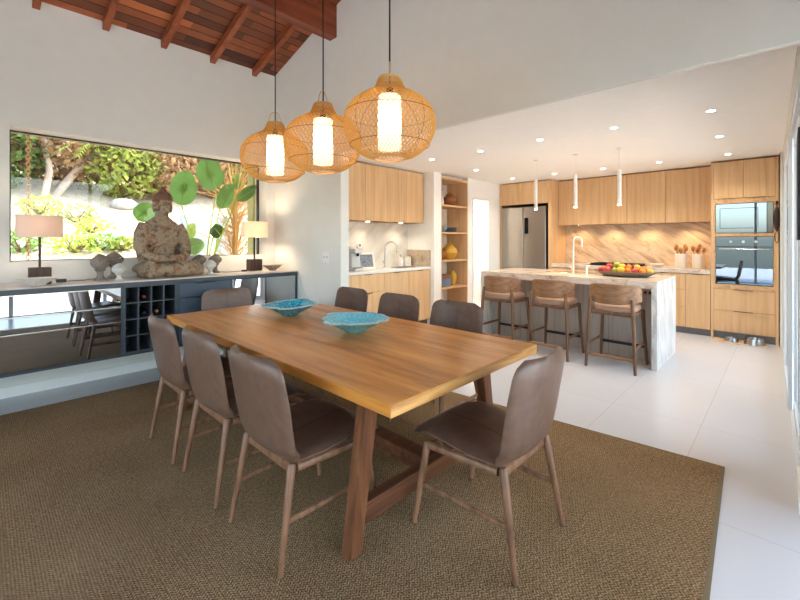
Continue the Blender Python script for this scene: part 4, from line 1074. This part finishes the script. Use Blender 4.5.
# fruit tray
TXc, TYc = 5.42, 1.40
t = thing('fruit_tray', 'long grey brown tray piled with fruit on the island', 'tray', (TXc, TYc, IZ+.001))
b = B()
lathe(b, [(.13, 0), (.145, .004), (.185, .04), (.2, .06), (.195, .062), (.17, .032), (.1, .012), (.01, .011)], 44)
for v in b.verts: v.co.y *= 1.66
part('tray_body', b, M['tray'], t)
b = B()
for s in (-1, 1): tube(b, [(-.05, s*.318, .056), (-.03, s*.352, .066), (.03, s*.352, .066), (.05, s*.318, .056)], .008, 8)
part('handle', b, M['tray'], t)
FR = [  # x, y offset, z, radius, kind, label
 (-.07, .27, .055, .036, 'red', 'red apple at the far left end of the fruit tray'), (.0, .25, .062, .040, 'orange', 'orange mango behind the leftmost red apple on the tray'),
 (-.10, .19, .062, .040, 'pink', 'pink red mango at the front left of the fruit tray'), (-.02, .18, .095, .040, 'red', 'red mango on top at the left of the fruit pile'),
 (.06, .17, .060, .038, 'yellow', 'yellow lemon at the back left of the fruit tray'), (-.09, .10, .055, .034, 'green', 'green lime at the front of the fruit tray, left of centre'),
 (.0, .10, .118, .038, 'green', 'green apple topmost on the fruit pile'), (.07, .06, .100, .036, 'green', 'green pear behind the topmost green apple'),
 (-.11, .02, .062, .040, 'yellow', 'yellow mango at the front middle of the fruit tray'), (-.03, .03, .100, .036, 'yellow', 'yellow green pear on top in the middle of the fruit pile'),
 (.05, -.02, .062, .038, 'maroon', 'dark red plum at the back middle of the fruit tray'), (-.105, -.06, .060, .036, 'orange', 'orange at the front of the tray, right of centre'),
 (-.03, -.05, .095, .036, 'orange', 'orange on top of the pile, right of centre'), (.05, -.10, .095, .036, 'maroon', 'dark red plum on top at the back right of the pile'),
 (-.10, -.14, .058, .036, 'pink', 'pink nectarine at the front right of the fruit tray'), (-.02, -.14, .096, .037, 'yellow', 'yellow peach on top at the right of the fruit pile'),
 (.06, -.19, .060, .037, 'green', 'green pear at the back right of the fruit tray'), (-.09, -.215, .056, .036, 'orange', 'orange at the right front of the fruit tray'),
 (-.01, -.22, .078, .036, 'orange', 'orange resting high near the right end of the tray'), (-.04, -.285, .055, .034, 'yellow', 'yellow lemon at the far right end of the fruit tray')]
for (x, y, z, r, k, lab) in FR:
    nm = {'red': 'apple', 'pink': 'mango', 'orange': 'orange', 'yellow': 'mango', 'green': 'pear', 'maroon': 'plum'}[k]
    for w_ in ('lemon', 'lime', 'apple', 'mango', 'pear', 'plum', 'nectarine', 'peach', 'orange'):
        if w_ in lab.split(' ')[:4]: nm = w_; break
    tt_ = thing(nm, lab, 'fruit', (TXc+x, TYc+y*.94, IZ+z-r+.02), 0, 'fruit in the tray on the island')
    b = B(); e = 1.18 if nm in ('mango', 'lemon', 'pear') else 1.0
    lathe(b, [(.08*r, .14*r), (.5*r, .02*r), (.86*r, .42*r), (r, .95*r), (.88*r, 1.45*r), (.5*r, 1.86*r), (.12*r, 1.86*r), (.02*r, 1.8*r)], 20)
    for v in b.verts: v.co.y *= e
    part('flesh', b, M['f'+k], tt_, 60)
    b = B(); tube(b, [(0, 0, 1.8*r), (.004, 0, 2.05*r)], .0022, 5); part('stem', b, M['twig'], tt_)

# ------------------------------------------------------------------ bar stools (local +x towards the island)
def make_stool():
    t = thing('bar_stool', '-', 'bar stool', (0, 0, 0), 0, 'walnut bar stools at the island')
    for sy in (-1, 1):
        b = B(); tube(b, [(-.25, sy*.24, 0), (-.228, sy*.222, .45), (-.214, sy*.206, .70), (-.208, sy*.204, .76)], [.015, .0185, .02, .014], 12); part('leg', b, M['stoolleg'], t, 50)
        b = B(); tube(b, [(.245, sy*.24, 0), (.215, sy*.215, .40), (.20, sy*.205, .61)], [.015, .019, .02], 12); part('leg', b, M['stoolleg'], t, 50)
        b = B(); tube(b, [(-.232, sy*.228, .255), (.226, sy*.224, .255)], .0115, 8, flat=1.4); part('foot_rail', b, M['stoolleg'], t)
        b = B(); tube(b, [(-.215, sy*.212, .60), (.2, sy*.2, .595)], .016, 8, flat=1.4); part('seat_rail', b, M['stoolleg'], t)
    b = B(); tube(b, [(-.238, -.232, .14), (-.238, .232, .14)], .0115, 8, flat=1.4); part('foot_rail', b, M['stoolwood'], t)
    b = B(); tube(b, [(.23, -.228, .2), (.23, .228, .2)], .012, 8, flat=1.4); part('foot_rail', b, M['darkmetal'], t)
    b = B(); tube(b, [(-.212, -.205, .6), (-.212, .205, .6)], .016, 8, flat=1.4); part('seat_rail', b, M['stoolleg'], t)
    b = B(); tube(b, [(.2, -.2, .595), (.2, .2, .595)], .016, 8, flat=1.4); part('seat_rail', b, M['stoolleg'], t)
    b = B(); n = 40
    prof = [(.80, .614), (.97, .62), (1.0, .645), (.97, .672), (.85, .685), (.5, .69), (.05, .69)]
    rings = []
    for (q, z) in prof:
        ring = []
        for j in range(n):
            a = 2*PI*j/n; c_, s_ = math.cos(a), math.sin(a); k = 1/((abs(c_)**4+abs(s_)**4)**.25)
            ring.append(b.verts.new((.225*q*k*c_, .225*q*k*s_*.97, z)))
        rings.append(ring)
    for A, C in zip(rings, rings[1:]):
        for j in range(n): b.faces.new((A[j], A[(j+1) % n], C[(j+1) % n], C[j]))
    b.faces.new(rings[0]); b.faces.new(rings[-1]); part('seat_cushion', b, M['cushion'], t, 60)
    # bent wooden back that wraps round the sides
    b = B(); n = 28; ro = []; 
    for i in range(n+1):
        a = -1.28+2.56*i/n
        f = abs(a)/1.28
        xo = -.262*math.cos(a)**.6 if abs(a) < 1.5 else 0
        x = .03-.29*math.cos(a*.98)**.9; y = .262*math.sin(a)/math.sin(1.28)
        zt_, zb = .918-.055*f**3, .698+.035*f**2
        d = Vector((math.cos(a), -math.sin(a)*1.0, 0)).normalized()*.016
        ro.append([b.verts.new(q) for q in ((x, y, zb), (x-.012*(1-f), y, (zb+zt_)/2), (x-.02*(1-f), y, zt_-.006), (x+d.x*.5-.02*(1-f), y+d.y*.5, zt_), (x+d.x-.02*(1-f), y+d.y, zt_-.006), (x+d.x-.012*(1-f), y+d.y, (zb+zt_)/2), (x+d.x, y+d.y, zb))])
    for A, C in zip(ro, ro[1:]):
        for j in range(7): b.faces.new((A[j], A[(j+1) % 7], C[(j+1) % 7], C[j]))
    b.faces.new(ro[0]); b.faces.new(ro[-1][::-1]); part('backrest', b, M['stoolwood'], t, 50)
    return t
so = make_stool()
for i, (y, lab) in enumerate(((2.695, 'walnut bar stool at the left end of the island, by the shelf niche'), (2.02, 'walnut bar stool in the middle of the island'), (1.34, 'walnut bar stool at the right end of the island, nearest the glass doors'))):
    if i == 0: so.location = (4.855, y, 0); so['label'] = lab
    else: dup(so, (4.855, y, 0), 0, lab)

# ------------------------------------------------------------------ tube pendants over the island
tp = None
for y, lab in ((2.51, 'slim white tube pendant over the island, left of three'), (1.97, 'slim white tube pendant over the island, middle of three'), (1.45, 'slim white tube pendant over the island, right of three')):
    x = 5.36; z = 1.80
    if tp is None:
        tp = thing('tube_pendant', lab, 'pendant lamp', (x, y, z), 0, 'white tube pendants over the island')
        b = B(); tube(b, [(0, 0, .012), (0, 0, .43)], .023, 20); part('tube', b, M['tubewhite'], tp)
        b = B(); tube(b, [(0, 0, 0), (0, 0, .0115)], .020, 20); part('light_tip', b, M['tip'], tp)
        b = B(); tube(b, [(0, 0, .43), (0, 0, kc(x)-z-.012)], .0014, 6); part('wire', b, M['tubewhite'], tp)
        b = B(); tube(b, [(0, 0, kc(x)-z-.012), (0, 0, kc(x)-z+.001)], .03, 18); part('ceiling_rose', b, M['plate'], tp)
    else: dup(tp, (x, y, z), 0, lab)
    lamp('SPOT', 'tube pendant beam', (x, y, z-.01), 14, (1, .74, .46), .02, (0, 0, 0), math.radians(95), .7)

# ------------------------------------------------------------------ recessed downlights
def unproj_ceiling(u, v):
    p, q = (u-400)/402, (240-v)/402
    F, R = (math.cos(th), math.sin(th)), (math.sin(th), -math.cos(th))
    dx, dy, dz = F[0]+p*R[0], F[1]+p*R[1], q
    t_ = (kc(0)-H)/dz
    return dx*t_, dy*t_
DL = [((711, 110.5), 'recessed downlight nearest the camera, right of centre in the kitchen ceiling'), ((614, 127.7), 'recessed downlight second from right in the front row along the high wall'),
      ((540, 139.7), 'recessed downlight in the middle of the front row along the high wall'), ((480.5, 151), 'recessed downlight in the front row left of the middle, before the hall doorway'),
      ((432, 159.3), 'recessed downlight at the left end of the front row, over the bar niche'), ((719.5, 136.3), 'recessed downlight right of the island, in front of the oven tower'),
      ((728, 154), 'recessed downlight closest to the oven tower doors'), ((659, 162), 'recessed downlight close to the oven tower side wall cabinet'),
      ((603, 168.5), 'recessed downlight between the middle and right tube pendants near the wall cabinets'), ((554.5, 173.7), 'recessed downlight near the refrigerator surround and left tube pendant'),
      ((512.5, 178.3), 'recessed downlight in front of the refrigerator cabinets'), ((476, 170), 'recessed downlight in front of the shelf niche')]
dl0 = None
for (uv, lab) in DL:
    x, y = unproj_ceiling(*uv); x = min(x, 7.08); z = kc(x)
    if dl0 is None:
        dl0 = thing('downlight', lab, 'downlight', (x, y, z), 0, 'recessed kitchen downlights')
        b = B(); lathe(b, [(.044, .001), (.044, -.004), (.03, -.005), (.03, .0005)], 24, capb=False, capt=False); part('ring', b, M['ledring'], dl0)
        b = B(); lathe(b, [(.029, -.0035), (.029, -.0015)], 20); part('led', b, M['led'], dl0)
    else: dup(dl0, (x, y, z), 0, lab)
    lamp('SPOT', 'downlight beam', (x, y, z-.012), 17, (1, .88, .74), .035, (0, 0, 0), math.radians(125), .8)
# unseen hall lamp, added to brighten the doorway
b = B(); lathe(b, [(.14, 0), (.15, .02), (.15, .05)], 28); solo('hall_fill_lamp', b, M['led'], 'unseen round lamp added to brighten the hall doorway', 'lamp', (6.6, 5.2, 2.399))
lamp('POINT', 'hall fill', (6.6, 5.1, 2.25), 24, (1, .93, .82), .12)

# ------------------------------------------------------------------ garden outside
def terr(x, y):
    if y < 5.9: return .55
    z = .55+(y-5.9)*.36+.10*mnoise.noise(Vector((x*.5, y*.5, 0)))+.05*mnoise.noise(Vector((x*1.7, y*1.7, 3)))
    return z+max(0, y-10)*.12
b = B(); NX_, NY_ = 60, 46
G = [[b.verts.new((-9+22*i/NX_, 5.3+16*j/NY_, terr(-9+22*i/NX_, 5.3+16*j/NY_))) for j in range(NY_+1)] for i in range(NX_+1)]
for i in range(NX_):
    for j in range(NY_): b.faces.new((G[i][j], G[i+1][j], G[i+1][j+1], G[i][j+1]))
struct('ground_garden', b, M['sand'], 'bright sandy hillside beyond the window', smooth=80)
b = B(); bx(b, -14, 16, -14, YR-.16, -.3, -.13); bx(b, -14, XL-.21, YR-.16, 5.3, -.3, -.13); struct('ground_terrace', b, M['paver'], 'pale stone terrace outside the glass doors', smooth=0)

def leafcloud(bm, c, r, n, size, seed, elong=1.6, upbias=.3):
    rnd = random.Random(seed)
    for _ in range(n):
        while True:
            d = Vector((rnd.uniform(-1, 1), rnd.uniform(-1, 1), rnd.uniform(-1, 1)))
            if .25 < d.length < 1: break
        d = d.normalized()*(d.length**.5)
        p = Vector((c[0]+d.x*r[0], c[1]+d.y*r[1], c[2]+d.z*r[2]))
        a = Vector((rnd.uniform(-1, 1), rnd.uniform(-1, 1), rnd.uniform(-1, 1)+upbias)).normalized()
        s = a.orthogonal().normalized(); s.rotate(Matrix.Rotation(rnd.uniform(0, 6.28), 3, a)); L_ = size*rnd.uniform(.7, 1.3)
        q = [p, p+a*L_*elong*.5+s*L_*.4, p+a*L_*elong, p+a*L_*elong*.5-s*L_*.4]
        bm.faces.new([bm.verts.new(v) for v in q])
def shrub(label, x, y, r, h, mat, n, size, seed, name='shrub', group=None, cat='shrub'):
    z = terr(x, y)-.03
    t = thing(name, label, cat, (x, y, z), 0, group)
    b = B(); leafcloud(b, (0, 0, h*.55), (r, r*.8, h*.5), n, size, seed); part('foliage', b, mat, t, 0)
    b = B(); rnd = random.Random(seed)
    for k in range(6):
        a = k*1.05; tube(b, [(0, 0, 0), (r*.3*math.cos(a), r*.3*math.sin(a), h*.35), (r*.7*math.cos(a), r*.6*math.sin(a), h*.75)], [.025, .015, .006], 5)
    part('stems', b, M['twig'], t)
def gpt(u, v):
    """ground point of the hillside seen at a photo pixel"""
    p, q = (u-400)/402, (240-v)/402
    F, R = (math.cos(th), math.sin(th)), (math.sin(th), -math.cos(th)); t_ = 4.5
    while t_ < 18:
        x, y, z = (F[0]+p*R[0])*t_, (F[1]+p*R[1])*t_, H+q*t_
        if y > 5.3 and z < terr(x, y): break
        t_ += .02
    return x, y
HG = [(.0, 10.4, 1.0, 1.7, 'bush', 'dark green bush at the left end of the hedge on top of the slope'), (1.2, 10.7, .9, 1.6, 'bushdry', 'dry brown bush behind the pale trunks on top of the slope'),
      (2.2, 10.5, .85, 1.5, 'bushyel', 'yellow green bush behind the palm fronds'), (3.1, 10.6, .9, 1.35, 'bushdry', 'dry twiggy bush right of the palm fronds'), (4.2, 10.9, 1.0, 1.5, 'bushdry', 'dry brown bush above the statue head'),
      (5.2, 10.9, 1.0, 1.9, 'bushyel', 'pale green bush behind the broad leaves'), (6.6, 11.2, 1.2, 2.4, 'bushyel', 'tall pale green bush at the right of the window view'), (-1.0, 11.0, 1.1, 2.2, 'bush', 'tall dark bush far left behind the slope')]
for i, (x, y, r, h, m, lab) in enumerate(HG): shrub(lab, x, y, r, h, M[m], 1700, .095, 40+i, group='bushes along the top of the slope')
for i, (x, y, r, h, m, lab) in enumerate([(.4, 12.6, 1.6, 3.6, 'bushdry', 'tall dry tree far behind the hedge at left'), (3.0, 12.8, 1.8, 3.4, 'bush', 'tall green tree far behind the hedge in the middle'), (6.0, 13.2, 2.0, 4.2, 'bushyel', 'tall light green tree far behind the hedge at right'), (9.2, 13, 2.0, 4.4, 'bush', 'tall green tree far behind the hedge at the far right')]):
    shrub(lab, x, y, r, h, M[m], 2600, .15, 60+i, 'background_tree', 'trees behind the hedge', 'tree')
GC = [((40, 214), .30, .30, 'leaflime', 'lime green plant on the slope above the left lamp'), ((75, 222), .32, .30, 'bushyel', 'yellow green plant on the slope left of the statue'), ((92, 232), .28, .25, 'leaflime', 'lime plant on the slope close to the statue shoulder'),
      ((22, 252), .26, .30, 'leaf', 'green ground cover plant at the lower left corner of the window'), ((75, 252), .30, .26, 'leaflime', 'lime ground cover plant right of the left lamp stem'), ((100, 250), .26, .24, 'leaf', 'green ground cover plant above the left finials'), ((122, 250), .2, .2, 'bushyel', 'small yellow green plant just left of the statue arm')]
for i, (uv, r, h, m, lab) in enumerate(GC):
    x, y = gpt(*uv); y = max(y, 5.75); shrub(lab, x, y, r, h, M[m], 150, .06, 80+i, 'ground_cover_plant', 'ground cover plants on the slope', 'plant')
def at_y(u, v, y):
    p, q = (u-400)/402, (240-v)/402
    F, R = (math.cos(th), math.sin(th)), (math.sin(th), -math.cos(th)); t_ = y/(F[1]+p*R[1])
    return Vector(((F[0]+p*R[0])*t_, y, H+q*t_))
# pale trunks and palm
def trunk_tree(label, base, pts, rr, seed, m):
    x, y = base; z = terr(x, y)-.05
    t = thing('slender_tree', label, 'tree', (x, y, z))
    b = B(); tube(b, pts, rr, 10); part('trunk', b, M['bark'], t)
    b = B(); leafcloud(b, pts[-1], (.7, .6, .5), 260, .1, seed); part('crown', b, m, t, 0)
x, y = gpt(43, 200)
trunk_tree('slender pale tree standing upright at the left on the slope', (x, y), [(0, 0, 0), (.1, .05, .6), (.03, .1, 1.1), (.12, .1, 1.9)], [.065, .055, .045, .04], 5, M['bushyel'])
def palm(label, x, y, z0, h, n, L_, seed, m, lean_):
    t = thing('palm', label, 'palm', (x, y, z0), 0)
    b = B(); tube(b, [(0, 0, 0), (lean_*.38, 0, h*.42), (lean_*.78, 0, h*.8), (lean_, 0, h)], [.075, .07, .06, .05], 10); part('trunk', b, M['bark'], t)
    rnd = random.Random(seed)
    for k in range(n):
        a = 2*PI*k/n+rnd.uniform(-.2, .2); e = rnd.uniform(.1, .7); b = B()
        mid = [Vector((lean_+math.cos(a)*L_*f*math.cos(e), math.sin(a)*L_*f*math.cos(e), h+L_*(f*math.sin(e)-.7*f*f))) for f in (0, .25, .5, .75, 1)]
        tube(b, mid, [.012, .01, .008, .006, .003], 5)
        sd = Vector((-math.sin(a), math.cos(a), 0))
        for i in range(14):
            f = .2+.8*i/13; j = min(3, int(f*4)); p = mid[j].lerp(mid[j+1], f*4-j)
            for s in (-1, 1):
                q = p+sd*s*.22*(1-.5*f)*L_+Vector((math.cos(a)*.12, math.sin(a)*.12, -.12))*L_
                w_ = Vector((math.cos(a), math.sin(a), 0))*.02
                b.faces.new([b.verts.new(v) for v in (p-w_, p+w_, q)])
        part('frond', b, m, t, 0)
x, y = gpt(54, 195); pc = at_y(104, 143, y)
palm('palm with pale trunk leaning right and arching green fronds on the slope', x, y, terr(x, y)-.05, pc.z-terr(x, y)+.05, 11, .85, 3, M['bushyel'], pc.x-x)
# rocks and white blocks
x, y = gpt(124, 208); b = B(); ell(b, (0, 0, .1), (.26, .2, .14), (0, 0, .4)); ell(b, (.2, .05, .06), (.15, .12, .1)); solo('rock', b, M['rock'], 'grey rock lying on the sandy slope left of the statue head', 'rock', (x, y, terr(x, y)-.04))
for (u0, z0, z1, w_, lab) in (((192, 215), -.3, .42, .42, 'wide white concrete block outside, right of the statue head'), ((222, 216), -.3, .40, .13, 'narrow white concrete post outside beside the straw clump')):
    x, y = 0, 0
    p = (u0[0]-400)/402; F, R = (math.cos(th), math.sin(th)), (math.sin(th), -math.cos(th)); t_ = 6.9/(F[1]+p*R[1])
    x, y = (F[0]+p*R[0])*t_, 6.9
    b = B(); bx(b, -w_/2, w_/2, -.12, .12, 0, 1.78-terr(x, y)+.05, .008); solo('concrete_block', b, M['concrete'], lab, 'block', (x, y, terr(x, y)-.05))
# broad-leaved plant close to the glass
bl = thing('broadleaf_plant', 'tall plant with big round green leaves just outside the window, right of the statue', 'plant', (2.15, 5.85, .5))
org = Vector((2.15, 5.85, .5))
LV = [((184, 188), 5.85, 13, 18, .05, 'leaf'), ((210, 174), 5.80, 14, 18, -.5, 'leaf'), ((226, 196), 5.75, 8.5, 15, .35, 'leaf'), ((248, 193), 5.245, 6.5, 14.5, .9, 'leaf'), ((145, 212), 5.9, 9, 10, .8, 'leaf'),
      ((217, 231), 5.8, 7.5, 8, -.8, 'leafdark'), ((195, 246), 5.8, 8.5, 9, 1.2, 'leaf'), ((191, 231), 5.9, 5, 9, .2, 'leaflime'), ((237, 182), 5.95, 5, 9, -.2, 'leaf')]
for (uv, y, rw, rl, tilt, m) in LV:
    c = at_y(uv[0], uv[1], y)-org; sc_ = y/1.1/402
    wv = (rw*sc_, rl*sc_)
    b = B(); n = 24; rim = []
    R2 = Matrix.Rotation(tilt, 3, 'Y') @ Matrix.Rotation(.25, 3, 'X')
    rings = []
    for q in (0.33, .66, 1.0):
        ring = []
        for j in range(n):
            a = 2*PI*j/n; x_ = math.cos(a)*wv[0]*q; z_ = math.sin(a)*wv[1]*q
            x_ *= 1-.12*math.sin(a); ring.append(b.verts.new(c+R2 @ Vector((x_, .012*abs(x_)/wv[0]*6*abs(x_)+.02*q*q*math.sin(3*a), z_))))
        rings.append(ring)
    b.faces.new(rings[0])
    for A, C in zip(rings, rings[1:]):
        for j in range(n): b.faces.new((A[j], A[(j+1) % n], C[(j+1) % n], C[j]))
    ex = bmesh.ops.solidify(b, geom=b.faces[:], thickness=.003)
    lf = part('leaf', b, M[m], bl, 80)
    b = B(); tube(b, [c+R2 @ Vector((0, -.004, -wv[1])), c+R2 @ Vector((0, -.006, 0)), c+R2 @ Vector((0, -.004, wv[1]*.92))], [.005, .004, .002], 5); part('midrib', b, M['leaflime'], lf)
    b = B(); p1 = c+R2 @ Vector((0, 0, -wv[1])); tube(b, [Vector((0, 0, .05)), Vector((p1.x*.4, p1.y*.4, p1.z*.55)), p1], [.014, .011, .006], 7); part('stem', b, M['leaflime'], bl)
# dry straw clump
def straw(label, c, n, L_, seed):
    b = B(); rnd = random.Random(seed)
    for _ in range(n):
        a = rnd.uniform(0, 6.28); e = rnd.uniform(.2, 1.5); l = L_*rnd.uniform(.5, 1.1); z0 = rnd.uniform(0, 1.5)
        d = Vector((math.cos(a)*math.cos(e), math.sin(a)*math.cos(e), math.sin(e)))
        tube(b, [Vector((0, 0, z0)), Vector((0, 0, z0))+d*l*.5, Vector((0, 0, z0))+d*l-Vector((0, 0, .12*l))], [.006, .005, .002], 4)
    tube(b, [(0, 0, -.1), (0, 0, 1.6)], .03, 6)
    o = solo('dry_grass_clump', b, M['straw'], label, 'dry grass', c); o['kind'] = 'stuff'
straw('straw coloured clump of dry stalks outside at the right of the window', (2.70, 6.1, .62), 300, .85, 1)
# copper rain chain
t = thing('rain_chain', 'copper rain chain hanging outside at the left of the window', 'chain', (.335, 5.5, 1.1))
b = B(); z = 0.0; k = 0
while z < 1.75:
    ax = k % 2
    tube(b, [((.016*math.cos(a), 0, z+.024*math.sin(a)) if ax else (0, .016*math.cos(a), z+.024*math.sin(a))) for a in [2*PI*j/10 for j in range(10)]], .0045, 5, True); z += .036; k += 1
part('links', b, M['copper'], t)
b = B(); tube(b, [(0, 0, -.14), (0, 0, 0)], [.05, .03], 12); part('anchor', b, M['copper'], t)
b = B(); bx(b, XL-.6, XW+.3, YW+.301, YW+.95, 2.82, 2.95); struct('trim_3', b, M['rafter'], 'timber eave outside the window wall')

# ------------------------------------------------------------------ daylight
w = bpy.data.worlds.new('sky'); sc.world = w; w.use_nodes = True; nt = w.node_tree; nt.nodes.clear()
ow = nt.nodes.new('ShaderNodeOutputWorld'); bg = nt.nodes.new('ShaderNodeBackground'); sk = nt.nodes.new('ShaderNodeTexSky')
sk.sky_type = 'NISHITA'; sk.sun_disc = False; sk.sun_elevation = math.radians(55); sk.sun_rotation = math.radians(90); sk.air_density = 1.2; sk.dust_density = 2.5
hs = nt.nodes.new('ShaderNodeHueSaturation'); hs.inputs['Saturation'].default_value = .86
nt.links.new(sk.outputs[0], hs.inputs['Color']); nt.links.new(hs.outputs[0], bg.inputs[0]); nt.links.new(bg.outputs[0], ow.inputs[0])
bg.inputs[1].default_value = .72
sun = bpy.data.lights.new('sun', 'SUN'); sun.energy = 5; sun.angle = .009; sun.color = (1, .95, .86)
so_ = bpy.data.objects.new('sun', sun); col.objects.link(so_); so_.rotation_euler = Vector((.55, -.08, .84)).to_track_quat('Z', 'Y').to_euler()
def portal(loc, rot, sx, sy):
    l = bpy.data.lights.new('sky portal', 'AREA'); l.shape = 'RECTANGLE'; l.size = sx; l.size_y = sy; l.cycles.is_portal = True
    o = bpy.data.objects.new('sky portal', l); col.objects.link(o); o.location = loc; o.rotation_euler = rot
portal(((XL+3.1)/2, YR-.2, 1.38), (PI/2, 0, 0), 5.6, 2.7)            # shining towards +y
portal((XL-.25, 1.95, 1.35), (PI/2, 0, -PI/2), 5.1, 2.7)
portal((5.1, -.25, 1.14), (PI/2, 0, 0), 3.7, 2.25)
portal(((WX0+WX1)/2, YW+.3, (WZ0+WZ1)/2), (-PI/2, 0, 0), 2.4, 1.25)

vs = sc.view_settings
sc.display_settings.display_device = 'sRGB'
vs.view_transform = 'Standard'; vs.look = 'None'; vs.gamma = 1; vs.use_curve_mapping = False
vs.exposure = 1.04
sc.cycles.max_bounces = 10; sc.cycles.diffuse_bounces = 6; sc.cycles.transparent_max_bounces = 16
